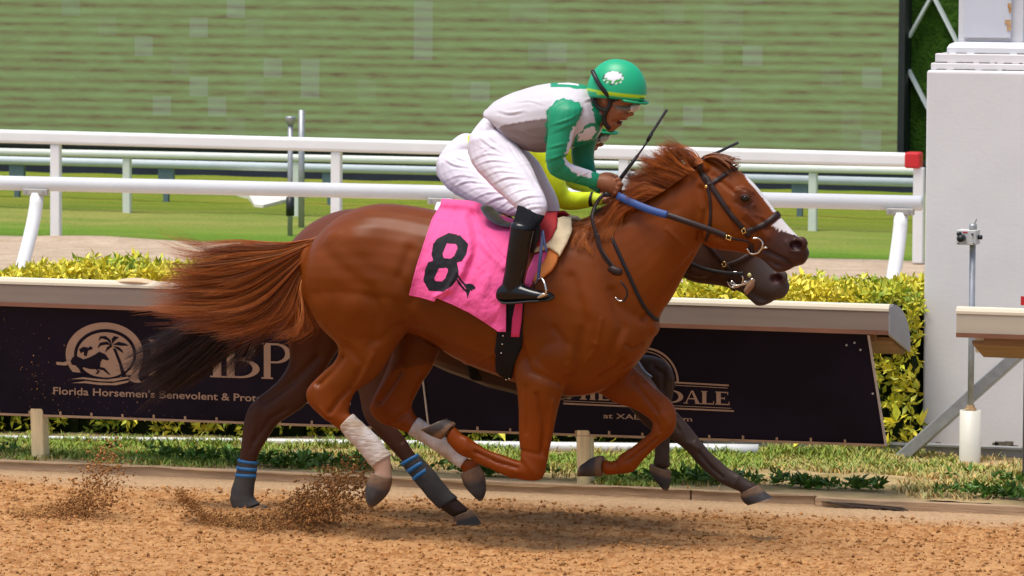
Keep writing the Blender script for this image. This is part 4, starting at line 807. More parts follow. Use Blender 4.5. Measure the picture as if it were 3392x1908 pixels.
LIN = [(T1, [(330, 290), (430, 390), (540, 440)], 46, -.004), (T1, [(780, 800), (900, 790), (990, 740)], 7, .003), (T1, [(1340, 830), (1420, 720), (1440, 600)], 8, .003), (T1, [(1230, 640), (1280, 700), (1290, 780)], 16, -.005), (T1, [(1110, 900), (1120, 1000), (1110, 1100)], 12, -.004), (T5, [(880, 330), (780, 400), (700, 430)], 14, -.005), (T1, [(540, 640), (480, 690), (420, 720)], 20, -.004),
       (T2, [(640, 700), (760, 820), (800, 880)], 14, .004), (T2, [(980, 760), (1080, 790), (1180, 770)], 12, -.004), (T2, [(1060, 560), (1080, 640), (1120, 720)], 12, -.004), (T2, [(1240, 600), (1300, 620), (1380, 690)], 10, .004), (T1, [(225, 300), (330, 400), (430, 470), (470, 580), (440, 690)], 36, -.0045), (T1, [(250, 640), (380, 690), (470, 690)], 26, -.004), (T1, [(600, 300), (560, 420), (610, 520)], 28, -.008),
       (T1, [(305, 770), (255, 835), (205, 885)], 15, -.012), (T1, [(345, 905), (300, 945), (255, 1010)], 13, -.008), (T1, [(185, 900), (200, 980), (240, 1030)], 12, .005), (T1, [(330, 720), (400, 800), (360, 880)], 18, -.006), (T1, [(440, 760), (400, 850), (340, 930)], 16, .006),
       (T1, [(590, 1000), (560, 1030), (520, 1060)], 12, -.006), (T1, [(560, 830), (500, 920), (470, 960)], 16, -.012), (T1, [(640, 850), (600, 930), (585, 1000)], 14, .007),
       (T1, [(1090, 720), (1130, 830), (1260, 885)], 18, -.009), (T1, [(1310, 420), (1370, 620), (1330, 800)], 30, -.008), (T1, [(1480, 480), (1530, 640), (1470, 780)], 24, -.007), (T1, [(1160, 930), (1188, 1060), (1180, 1180)], 12, -.009), (T1, [(1225, 960), (1215, 1080), (1200, 1160)], 14, .006),
       (T1, [(1100, 1215), (1130, 1250), (1160, 1290)], 14, .004), (T1, [(1070, 1250), (980, 1226), (890, 1182)], 10, -.009), (T1, [(1050, 1290), (960, 1250), (890, 1220)], 9, .005), (T1, [(845, 1130), (850, 1170)], 16, .004), (T1, [(1085, 1175), (1200, 1200)], 10, -.004),
       (T5, [(720, 270), (760, 300), (830, 265)], 10, -.007), (T5, [(520, 260), (530, 275)], 10, .005), (T5, [(700, 370), (660, 430), (560, 480)], 20, -.010), (T5, [(770, 500), (860, 620), (920, 700)], 16, -.008), (T5, [(850, 520), (940, 620)], 16, .006), (T5, [(960, 720), (1000, 790)], 18, .005), (T5, [(900, 740), (940, 830)], 14, -.005),
       (T5, [(920, 870), (820, 950), (720, 1020)], 9, -.008), (T5, [(725, 1010), (740, 1050)], 18, .004), (T5, [(660, 1010), (665, 1090)], 12, -.005),
       (T2, [(820, 880), (720, 1000), (600, 1180), (480, 1320)], 26, -.009), (T2, [(1185, 590), (1270, 680), (1330, 760)], 15, .006), (T2, [(1170, 640), (1250, 730), (1300, 800)], 14, -.005), (T2, [(1300, 832), (1370, 872), (1440, 905), (1490, 945)], 10, -.012), (T2, [(1290, 870), (1370, 910), (1460, 950)], 16, .005), (T2, [(1110, 515), (1165, 548), (1225, 520)], 10, -.005), (T2, [(960, 330), (1040, 400), (1100, 450)], 16, -.006), (T2, [(1110, 440), (1170, 420), (1225, 450)], 14, .005),
       (T2, [(1240, 560), (1330, 700)], 16, -.005), (T2, [(870, 420), (905, 560), (860, 760)], 22, -.010), (T2, [(1460, 790), (1490, 850), (1560, 860)], 14, .005), (T1, [(610, 600), (640, 660), (740, 720)], 16, -.006), (T2, [(300, 640), (500, 640), (700, 560)], 40, -.003), (T1, [(700, 640), (800, 700), (950, 760)], 20, .003)]
def lift(H, V):
    """closest tools for tack lying on a body"""
    return BVHTree.FromPolygons([tuple(v) for v in V], [tuple(int(i) for i in f) for f in H])
def cast(bvh, p, Yd, off=0.0, YC=0.0):                   # where the ray through a measured pixel meets the body, lifted off along the normal
    d = ray(*p); h, n, i, t = bvh.ray_cast(Vector(CAM), Vector(d/np.linalg.norm(d)))
    if h is None:
        h, n, i, t = bvh.find_nearest(Vector(unp(p, YC)))
        return np.array(h)+np.array(n)*off, np.array(n)
    if n.y > 0 and n.dot(Vector(d)) > 0: n = -n
    return np.array(h)+np.array(n)*off, np.array(n)
def coatmat(name, rough=.36, spec=.5):
    return mat(name, rough=rough, spec=spec, var=.09, vscale=7, attr=True, bump=.05, bscale=190, bdist=.003, rvar=.08)
def seg_noise(V, sc, seed): return fbm(V[:, 0]*sc+V[:, 1]*sc*.7+50, V[:, 2]*sc+V[:, 1]*sc*.3+50, 3, seed)
M_COAT = coatmat('chestnut_coat', .40, .17); M_COATB = coatmat('bay_coat', .45, .18)
M_HOOF = mat('hoof_horn', rough=.6, spec=.3, var=.35, vscale=22, attr=True, bump=.25, bscale=50, bstretch=(.3, .3, 3)); M_SHOE = mat('horseshoe', (.30, .25, .2), .45, metal=.6, var=.3, vscale=30)
def hoofs(H, par, shoe):
    for k, (tf, Y, st) in H.items():
        V, Fc = loft(st, tf, Y, sub=5, n=22, dom=False); r = (np.arange(len(V))//22)/(len(V)/22-1.); w = np.clip((r-.28)/.2+.6*(seg_noise(V, 25, 3)-.5), 0, 1)[:, None]
        C_ = np.array((.17, .098, .055))*(1-w)+np.array((.048, .041, .038))*w; e = np.clip((r-.88)/.1, 0, 1)[:, None]; C_ = C_*(1-e)+np.array((.16, .10, .06))*e
        h = mesh_obj('hoof', V, Fc, M_HOOF, par, True, C_)
        if k in shoe:
            a, b = np.array(st[-2][:5]), np.array(st[-1][:5]); d = (b-a)*.16; q0 = b-d*.2; q1 = b+d*.55; q0[4] = q1[4] = b[4]+.001
            V, Fc = loft([tuple(q0), tuple(q1)], tf, Y, n=22, dom=False, grow=.003); mesh_obj('shoe', V, Fc, M_SHOE, h)
M_EYE = mat('eye', (.006, .003, .002), .1, spec=.4, var=.1)
M_BAND = mat('white_bandage', (.62, .57, .53), .8, col2=(.40, .29, .19), vscale=11, bump=.6, bscale=34, bstretch=(.5, 1, 2.4), bdist=.012)
M_MANE = mat('chestnut_hair', rough=.42, spec=.4, var=.1, attr=True); M_TAILB = mat('dark_hair', rough=.45, spec=.35, var=.1, attr=True)
def mixc(C, c, w): return C*(1-w[:, None])+np.array(c)*w[:, None]

# --- chestnut, number eight
VA, FA = build_horse(LIMBS_A, 0.0); VA = sculpt(VA, FA, 0.0, MUS, LIN)
px, py = proj(VA); x1, y1 = T1.inv(px, py); x2, y2 = T2.inv(px, py); nA = seg_noise(VA, 5, 5)
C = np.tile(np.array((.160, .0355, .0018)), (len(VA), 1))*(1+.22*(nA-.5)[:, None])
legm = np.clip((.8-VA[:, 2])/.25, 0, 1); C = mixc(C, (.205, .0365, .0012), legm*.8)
C = mixc(C, (.105, .0245, .002), np.clip(1.25-np.hypot((x1-780)/330, (y1-520)/250), 0, 1)*.7); C = mixc(C, (.175, .038, .0025), np.clip((x2-250)/300, 0, 1)*.6)  # browner flank, with the body's shade painted into the coat colour
head = (x2 > 840) & (VA[:, 2] > 1.0)
sm = lambda d, w: np.clip(1-d/w, 0, 1)
mz = np.clip(((x2-1270)*.78+(y2-720)*.5)/120+.4*(nA-.5), 0, 1)*head
C = mixc(C, (.045, .022, .018), mz*.92)
C = mixc(C, (.03, .014, .011), sm(np.hypot(x2-1175, (y2-490)*1.1), 105)**.8*.8*head)
C = mixc(C, (.05, .022, .016), sm(np.hypot(x2-1235, (y2-580)*.8), 110)*.6*head)
nos = np.clip(1.3-np.hypot((x2-1524)/46, (y2-812)/36), 0, 1)*head; C = mixc(C, (.02, .004, .004), np.clip(nos*2, 0, 1))
blz = pip(x2, y2, [(1165, 318), (1190, 330), (1260, 400), (1330, 495), (1392, 580), (1372, 588), (1300, 492), (1235, 415), (1195, 372)])
snip = pip(x2, y2, [(1358, 682), (1400, 640), (1440, 620), (1470, 655), (1560, 765), (1520, 742), (1470, 733), (1455, 716), (1440, 728), (1430, 708), (1412, 716), (1405, 696), (1390, 708), (1380, 690)])
C[(blz | snip) & head] = (.66, .62, .6)
pas = pip(x1, y1, [(420, 1215), (520, 1190), (535, 1310), (430, 1290), (420, 1260)]) & (VA[:, 1] < .02); C[pas] = (.46, .29, .20)
groin_shade = pip(x1, y1, [(560, 600), (740, 640), (760, 780), (520, 830)]) & (VA[:, 1] > -.1); C[groin_shade] *= .6  # shade between the hind legs painted into the coat colour
# hollows of nostril and ear
N = normals(VA, FA); dn = (np.clip(1.05-np.hypot((x2-1524)/42, (y2-812)/32), 0, 1)*head*(VA[:, 1] < 0)); VA = VA-N*(np.clip(dn*2.5, 0, 1)*.016)[:, None]
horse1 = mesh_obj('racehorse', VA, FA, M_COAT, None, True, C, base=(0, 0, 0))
tag(horse1, 'glossy chestnut racehorse with white blaze galloping nearest the camera, wearing the pink number 8 cloth', 'horse', 'racehorses galloping side by side')
bvA = lift(FA, VA)
hoofs(HOOF_A, horse1, ('RF', 'LF'))
for k, (tf, Y, st) in BAND_A.items():
    V, Fc = loft(st, tf, Y, sub=6, n=22, dom=False, grow=.004); V = V+.0018*np.sin(np.arange(len(V))//22*1.6)[:, None]*(V-V.mean(0))/.1; mesh_obj('leg_bandage', V, Fc, M_BAND, horse1)
def eye(p, bv, Yd, par, Y0):
    h, n = cast(bv, p, Yd, -.004)
    for s in (0, 1):
        c = h.copy(); c[1] = h[1] if s == 0 else 2*Y0-h[1]; V, Fc = blob((0, 0), lambda a, b: (0, 0), 0, (.0215, .016, .0165)); V = V-V.mean(0)+c; mesh_obj('eye', V, Fc, M_EYE, par)
        a = np.linspace(.1, math.pi-.1, 12); lid = np.stack([c[0]+.021*np.cos(a), np.full(12, c[1]+(-.010 if s == 0 else .010)), c[2]+.001+.0155*np.sin(a)], 1); V, Fc = (lambda m: (np.vstack(m.V), m.F))(MB().pipe(lid, .0034, 6)); mesh_obj('eyelid', V, Fc, M_LID, par)
M_LID = mat('eyelid', (.07, .028, .018), .5)
eye(T2(1175, 492), bvA, -.09, horse1, 0)
def outside(P, bv, gap=.006, skip=1):
    O = Vector(CAM)
    for s_ in range(P.shape[0]):
        for k_ in range(skip, P.shape[1]):
            d = P[s_, k_]-CAM; L = np.linalg.norm(d); h, n, i, t = bv.ray_cast(O, Vector(d/L), L+.001)
            if h is not None and L-t < .075: P[s_, k_] = CAM+d/L*(t-gap-.012*((s_*7+k_) % 5)/5)
    P[:, 1:-1] = (P[:, :-2]+2*P[:, 1:-1]+P[:, 2:])/4
    return P
TAIL = [[(1345, 195), (1100, 255), (800, 270), (480, 305), (215, 205)], [(1340, 200), (1080, 280), (720, 290), (450, 330), (190, 245)], [(1335, 215), (1050, 300), (700, 340), (430, 385), (160, 420)], [(1330, 225), (1050, 350), (720, 460), (420, 500), (170, 485)],
        [(1325, 235), (1080, 380), (750, 560), (400, 590), (40, 640)], [(1320, 250), (1100, 420), (800, 620), (450, 710), (-30, 705)], [(1310, 270), (1120, 450), (850, 660), (550, 750), (230, 740)], [(1305, 290), (1150, 470), (950, 690), (700, 785), (400, 780)],
        [(1300, 310), (1170, 480), (1040, 680), (850, 800), (590, 800)], [(1290, 330), (1190, 520), (1100, 700), (950, 830), (640, 940)], [(1285, 350), (1200, 540), (1180, 700), (1090, 850), (880, 860)], [(1280, 360), (1220, 560), (1240, 700), (1220, 850), (1060, 900)], [(1275, 370), (1240, 560), (1300, 720), (1345, 840), (1240, 915)]]
PT = guided(TAIL, T6, 12000, -.02, .055, 26, 11, [.2, .4, 1.2, 1.8, 2, 2, 2, 1.8, 1.3, .6, .35, .3], 11, 30, None, (.45, 1.02))
g = np.random.default_rng(3); tint = np.repeat(g.random((len(PT)//30, 1)), 30, 0)*.7+g.random((len(PT), 1))*.3
ct = np.array((.20, .038, .004))*(1-tint)+np.array((.58, .165, .02))*tint; ct[::9] *= .4; ct[(tint[:, 0] < .25)] *= .5; ct[::17] = (.58, .27, .08)
V, Fq, C = strands(PT, .0014, .00025, ct); mesh_obj('tail', V, Fq, M_MANE, horse1, True, C)
V, Fc = loft([(215, 232, 214, 262, .03), (185, 244, 176, 300, .035), (150, 262, 130, 330, .03), (100, 290, 85, 340, .02)], T1, 0); mesh_obj('tail_dock', V, Fc, M_COAT, horse1, True, np.tile((.2, .052, .012), (len(V), 1)))
MANE = [[(875, 250), (830, 200), (765, 150), (712, 108)], [(815, 280), (745, 225), (685, 165), (650, 118)], [(765, 305), (690, 255), (610, 215), (550, 190)], [(705, 345), (620, 285), (560, 255), (505, 220)], [(650, 385), (560, 325), (500, 305), (440, 290)], [(600, 420), (500, 370), (430, 385), (330, 425)],
        [(540, 455), (440, 430), (370, 470), (280, 500)], [(480, 485), (390, 475), (310, 530), (245, 620)], [(420, 515), (330, 530), (260, 620), (218, 745)], [(350, 550), (280, 590), (220, 680), (205, 790)], [(280, 580), (200, 625), (150, 690), (165, 760)], [(200, 610), (110, 645), (40, 690), (-50, 720)], [(140, 635), (50, 690), (15, 760), (-30, 800)], [(100, 655), (60, 740), (90, 820), (100, 885)], [(40, 650), (0, 720), (10, 800), (40, 850)]]
def mane(guides, Y0, n, seed, par, mt, ctop, cdark, bv, sh=None):
    P1 = guided(guides, T2, n, Y0-.03, .035, 20, seed, None, 9, 30, sh); g = np.random.default_rng(seed)
    low = [[(a[0]+10, a[1]+26)]+[(x+16, y+46) for x, y in gd[1:]] for gd, a in zip(guides, [q[0] for q in guides])]
    P2 = guided(low, T2, n//2, Y0-.085, .02, 16, seed+1, [.3, .5, .8, 1, 1, 1.2, 1.2, 1.2, 1.2, 1, .8, .6, .6, .6], 9, 30, sh, (.5, .95))
    P = outside(np.vstack([P1, P2]), bv, .006, 0); t = np.repeat(g.random((len(P)//30, 1)), 30, 0)*.65+g.random((len(P), 1))*.35
    c = np.array(cdark)*(1-t)+np.array(ctop)*t; c[::11] *= 1.5
    V, Fq, C = strands(P, .0014, .0003, c); mesh_obj('mane', V, Fq, mt, par, True, C)
mane(MANE, 0, 5400, 21, horse1, M_MANE, (.55, .155, .02), (.19, .04, .005), bvA)
FORE = [[(885, 205), (950, 190), (1040, 212), (1132, 285)], [(895, 215), (960, 205), (1040, 232), (1105, 275)], [(905, 225), (960, 225), (1020, 245), (1070, 268)], [(1085, 275), (1120, 270), (1130, 245), (1108, 220)]]
P = outside(guided(FORE, T2, 600, -.02, .03, 9, 31, [2, 2, .25], 8, 20), bvA, .004, 0); V, Fq, C = strands(P, .0019, .0005, np.array((.26, .075, .016))*g.uniform(.4, 1.25, (len(P), 1))); mesh_obj('forelock', V, Fq, M_MANE, horse1, True, C)

# --- dark bay on the inside
VB, FB = build_horse(LIMBS_B, YF, SHIFT_T, SHIFT_N, SHIFT_H)
px, py = proj(VB); x2, y2 = T2.inv(px+65, py-111); xb, yb = px/1.31677, py/1.31677; nB = seg_noise(VB, 5, 8)
C = np.tile(np.array((.125, .032, .011)), (len(VB), 1))*(1+.25*(nB-.5)[:, None])
C = mixc(C, (.05, .024, .016), np.clip((1.12-VB[:, 2])/.45, 0, 1)*np.where(xb < 1050, .75, 1))
C = mixc(C, (.042, .024, .017), np.clip((xb-1050)/200, 0, 1)*.85)
hd = (x2 > 840) & (VB[:, 2] > .9); mz = np.clip(((x2-1290)*.78+(y2-720)*.5)/100, 0, 1)*hd; C = mixc(C, (.06, .045, .04), mz)
nos = np.clip(1.3-np.hypot((x2-1524)/46, (y2-812)/36), 0, 1)*hd; C = mixc(C, (.035, .008, .007), np.clip(nos*2, 0, 1))
LINB = [(T5, [(1190, 965), (1265, 1058), (1340, 1122)], 11, -.007), (T5, [(1060, 740), (1120, 820), (1150, 880)], 15, -.006), (T5, [(1120, 900), (1180, 935)], 16, .005), (T5, [(1440, 1120), (1410, 1170)], 16, .004), (T5, [(900, 420), (960, 460), (960, 560)], 18, -.006), (T5, [(985, 420), (1010, 500)], 16, .005), (T5, [(930, 640), (950, 800), (945, 940)], 9, -.005), (T5, [(960, 990), (940, 1040)], 16, .004), (T5, [(930, 620), (1000, 720), (1060, 820)], 16, -.006),
        (T0, [(800, 900), (735, 960), (665, 1008)], 13, -.010), (T0, [(720, 1030), (680, 1055), (640, 1110)], 8, -.006), (T0, [(660, 1000), (645, 1040)], 10, .005), (T0, [(650, 1070), (632, 1130)], 6, -.004), (T0, [(960, 1000), (975, 1060), (1010, 1110)], 8, -.006), (T0, [(780, 700), (820, 800), (800, 880)], 26, -.006)]
VB = sculpt(VB, FB, YF, [(lambda: None) and m_ for m_ in []], LINB)
N = normals(VB, FB); dn = (np.clip(1.05-np.hypot((x2-1524)/42, (y2-812)/32), 0, 1)*hd*(VB[:, 1] < YF)); VB = VB-N*(np.clip(dn*2.5, 0, 1)*.016)[:, None]
dusty = np.clip((.75-VB[:, 2])/.5, 0, 1)*np.clip((xb-1300)/200, 0, 1); C = mixc(C, (.085, .065, .05), dusty*.45*np.clip(seg_noise(VB, 11, 9)*2-.5, 0, 1))
horse2 = mesh_obj('racehorse', VB, FB, M_COATB, None, True, C, base=(0, YF, 0))
tag(horse2, 'dark bay racehorse half hidden behind the chestnut, with blue-taped grey leg wraps', 'horse', 'racehorses galloping side by side')
bvB = lift(FB, VB)
hoofs(HOOF_B, horse2, ('NF',))
eye(SHIFT_H(*T2(1175, 492)), bvB, YF-.09, horse2, YF)
M_WRAPG = mat('grey_leg_wrap', (.055, .05, .045), .85, var=.3, vscale=12, bump=.3, bscale=30); M_WRAPB = mat('blue_tape', (.02, .17, .42), .55, var=.12)
def wrap(tf, Y, st, stripes):
    V, Fc = loft(st, tf, Y, sub=6, n=22, dom=False, grow=.004); w = mesh_obj('leg_bandage', V+.0015*np.sin(np.arange(len(V))//22*1.3)[:, None]*(V-V.mean(0))/.1, Fc, M_WRAPG, horse2)
    for a, b in stripes: V, Fc = loft([a, b], tf, Y, sub=3, n=22, dom=False, grow=.005); mesh_obj('stripe', V, Fc, M_WRAPB, w)
wrap(T0, YF+.15, [(601, 1155, 647, 1160, .036), (596, 1190, 642, 1198, .036), (583, 1238, 636, 1242, .04), (583, 1266, 642, 1258, .041), (598, 1288, 654, 1266, .042)],
     [((601, 1154, 647, 1161, .0375), (600, 1161, 646, 1168, .0375)), ((598, 1172, 645, 1177, .0375), (597, 1180, 644, 1186, .0375)), ((595, 1190, 643, 1193, .0375), (594, 1198, 642, 1201, .0375))])
wrap(T0, YF-.15, [(1010, 1164, 1049, 1142, .034), (1050, 1216, 1092, 1188, .035), (1084, 1257, 1127, 1232, .04), (1108, 1280, 1150, 1253, .041)],
     [((1010, 1164, 1049, 1142, .036), (1016, 1172, 1055, 1149, .036)), ((1024, 1183, 1063, 1158, .036), (1031, 1192, 1070, 1166, .036)), ((1038, 1202, 1077, 1174, .0365), (1045, 1210, 1084, 1182, .0365))])
TAILB = [[(1163, 290), (950, 500), (560, 720), (280, 900), (60, 1060)], [(1160, 300), (900, 600), (520, 860), (260, 1050), (10, 1200)], [(1160, 310), (880, 650), (560, 930), (300, 1150), (20, 1310)], [(1160, 320), (920, 680), (650, 950), (420, 1150), (150, 1330)],
         [(1160, 330), (960, 700), (760, 950), (600, 1080), (400, 1180)], [(1165, 340), (1000, 720), (850, 950), (750, 1100), (620, 1240)], [(1165, 350), (1050, 720), (950, 900), (880, 1050), (780, 1180)]]
PT = guided(TAILB, T6, 6000, YF, .06, 24, 41, [2, 2.6, 2.6, 1.6, .4, .25], 10, 40, None, (.7, 1.08)); ct = np.array((.022, .012, .011))*g.uniform(.4, 1.8, (len(PT), 1)); ct[::6] = (.11, .045, .032)
V, Fq, C = strands(PT, .0016, .0003, ct); mesh_obj('tail', V, Fq, M_TAILB, horse2, True, C)
mane(MANE, YF, 1500, 51, horse2, M_TAILB, (.05, .03, .025), (.015, .01, .009), bvB, SHIFT_N)
# ------------------------------------------------------------------ jockeys
M_SKIN = mat('skin', rough=.5, spec=.35, var=.08, vscale=14, attr=True)
M_SILK = mat('racing_silk', rough=.5, spec=.35, var=.05, vscale=5, attr=True, bump=.25, bscale=26, bstretch=(1, 1, .45), bdist=.01)
M_BREECH = mat('white_breeches', (.72, .67, .74), .55, spec=.35, var=.04, vscale=4, bump=.3, bscale=30, bstretch=(1, 1, .6), bdist=.008)
M_BOOT = mat('black_boot_leather', (.004, .004, .005), .22, spec=.4, var=.2, vscale=9, coat=.0, bump=.15, bscale=18, bdist=.006)
M_SOCK = mat('black_sock', (.007, .007, .009), .85, spec=.15, var=.3, vscale=20, bump=.3, bscale=60)
M_SOLE = mat('boot_sole', (.012, .011, .010), .7)
M_HELM = mat('helmet_cover', rough=.4, spec=.4, var=.04, vscale=5, attr=True)
M_STRAPK = mat('black_strap', (.006, .006, .007), .5)
M_LENS = mat('goggle_lens', (.16, .14, .12), .08, spec=.8, var=.1); M_LENS.node_tree.nodes['Principled BSDF'].inputs['Transmission Weight'].default_value = .35
M_CLEAR = mat('clear_lens_edge', (.55, .53, .48), .12, spec=.7, var=.3, vscale=30)
M_MOUTH = mat('mouth', (.05, .006, .006), .4); M_TEETH = mat('teeth', (.7, .66, .58), .35)
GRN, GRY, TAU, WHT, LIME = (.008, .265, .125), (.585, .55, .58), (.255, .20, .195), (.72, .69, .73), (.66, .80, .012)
ident = lambda a, b: (a, b)
HEADST = [(250, 1150, 500, 1300, .062), (285, 960, 545, 1180, .058), (320, 820, 600, 1040, .058)]
FACE = [(590, 1325, 745, 1335, .034), (555, 1285, 812, 1280, .046), (540, 1230, 836, 1245, .054), (530, 1170, 800, 1192, .06), (515, 1110, 950, 1138, .066), (500, 1060, 965, 1085, .07), (455, 970, 985, 1010, .074), (420, 880, 1060, 920, .076), (385, 780, 1110, 830, .078), (360, 640, 1140, 720, .079), (420, 430, 1080, 500, .07), (560, 300, 960, 360, .05)]
def noisefold(V, Fq, amp, ang, sc, seed, mask=None):
    N = normals(V, Fq); a = R(ang); u = (V[:, 0]*math.cos(a)+V[:, 2]*math.sin(a)); v = (-V[:, 0]*math.sin(a)+V[:, 2]*math.cos(a)); w = V[:, 1]*2
    n = fbm(u*sc*.14+w+40, v*sc+w*1.5+40+.8*fbm(u*5+9, v*5+9, 2, seed+9), 3, seed); r = 1-np.abs(2*n-1); d = (r**2.2-.35)*amp
    return V+N*(d if mask is None else d*mask)[:, None]
def hand(tf, Y, wrist, kn, thumb):
    """palm, four unequal curled fingers and a thumb, closed on the rein"""
    parts = [loft(wrist, tf, Y, sub=3, n=14)]
    for (kx, ky), L, k in zip(kn, (1.0, 1.08, 1.0, .82), range(4)):
        p0 = unp(tf(kx-22, ky), Y-.012); p1 = unp(tf(kx, ky), Y-.004); p2 = unp(tf(kx+6*L, ky+10), Y+.026*L); p3 = unp(tf(kx-26*L, ky+20), Y+.040*L); p4 = unp(tf(kx-46*L, ky+16), Y+.030)
        m = MB().pipe(crom([p0, p1, p2, p3, p4], 3), np.interp(np.linspace(0, 1, 13), (0, .3, 1), (.0115, .0105, .0082)), 9); parts.append((np.vstack(m.V), m.F))
    p = [unp(tf(*q[:2]), Y+q[2]) for q in thumb]; m = MB().pipe(crom(p, 3), np.linspace(.0125, .0085, 3*(len(p)-1)+1), 9); parts.append((np.vstack(m.V), m.F))
    return parts
def creases(V, Fq, lines, tf, w, amp):
    N = normals(V, Fq); px, py = proj(V); x, y = tf.inv(px, py); D = np.zeros(len(V)); f = np.clip((.3-N[:, 1])/.5, 0, 1)
    for k, pl in enumerate(lines):
        a = amp*(.35+1.1*((k*37) % 11)/11); ww = w*(.75+.5*((k*53) % 7)/7); pl = [tuple(p) for p in crom(np.array(pl, float), 5)]; L = len(pl)
        e = np.minimum(1, 2.2*np.minimum(np.hypot(x-pl[0][0], y-pl[0][1]), np.hypot(x-pl[-1][0], y-pl[-1][1]))/max(1, np.hypot(pl[-1][0]-pl[0][0], pl[-1][1]-pl[0][1]))+.15)
        D += a*np.exp(-(pdist(x, y, pl)/ww)**2)*e-a*.8*np.exp(-(pdist(x, y, [(p[0]-4, p[1]+ww*1.7) for p in pl])/ww)**2)*e
    return V+N*(D*f)[:, None]
CR_A = [[(350, 790), (450, 752), (570, 760)], [(352, 850), (480, 800), (620, 815)], [(365, 900), (500, 850), (660, 865)], [(400, 945), (540, 890), (700, 905)], [(440, 985), (560, 930), (720, 945)], [(500, 1030), (620, 975), (760, 980)], [(545, 1085), (660, 1022), (800, 1025)], [(600, 1130), (720, 1070), (840, 1065)], [(660, 1175), (770, 1118), (880, 1112)], [(700, 1205), (800, 1165), (905, 1160)], [(720, 1225), (820, 1195), (910, 1195)],
        [(470, 545), (520, 620), (600, 700)], [(430, 600), (500, 680), (610, 760)], [(395, 650), (470, 720), (600, 800)], [(370, 720), (460, 770), (560, 870)], [(520, 520), (560, 590), (640, 690)], [(640, 720), (700, 820), (790, 930)], [(700, 780), (760, 880), (840, 1000)], [(780, 920), (840, 1020), (890, 1110)], [(820, 1100), (860, 1180), (870, 1240)], [(770, 1130), (800, 1200), (790, 1250)], [(480, 560), (510, 590), (560, 600)]]
CR_B = [[(120, 960), (240, 915), (360, 930)], [(140, 1015), (270, 960), (420, 980)], [(200, 1060), (330, 1005), (480, 1020)], [(270, 1110), (400, 1050), (560, 1055)], [(350, 1150), (480, 1090), (620, 1090)], [(440, 1185), (560, 1125), (680, 1120)], [(530, 1220), (620, 1165), (700, 1150)], [(590, 1180), (640, 1150), (660, 1210)], [(150, 830), (230, 880), (340, 900)], [(200, 770), (260, 830), (350, 860)], [(610, 1235), (660, 1200), (690, 1190)]]
CR_J = [[(585, 600), (700, 572), (820, 552), (930, 540)], [(935, 560), (950, 480), (1000, 420), (1065, 398)], [(1185, 480), (1100, 540), (950, 590)], [(1150, 560), (1060, 600), (940, 650)], [(920, 760), (1000, 740), (1085, 720)], [(920, 850), (980, 830), (1060, 800)], [(960, 945), (1020, 900), (1060, 840)], [(1020, 985), (1070, 930), (1110, 890)], [(620, 640), (720, 700), (800, 770)], [(700, 620), (790, 660), (900, 690)], [(560, 480), (640, 500), (760, 480)], [(1180, 400), (1220, 480), (1235, 560)], [(1175, 420), (1250, 400), (1310, 500)], [(1000, 330), (960, 420), (940, 520)], [(680, 420), (800, 410), (900, 440)], [(1110, 1000), (1180, 960), (1230, 930)]]
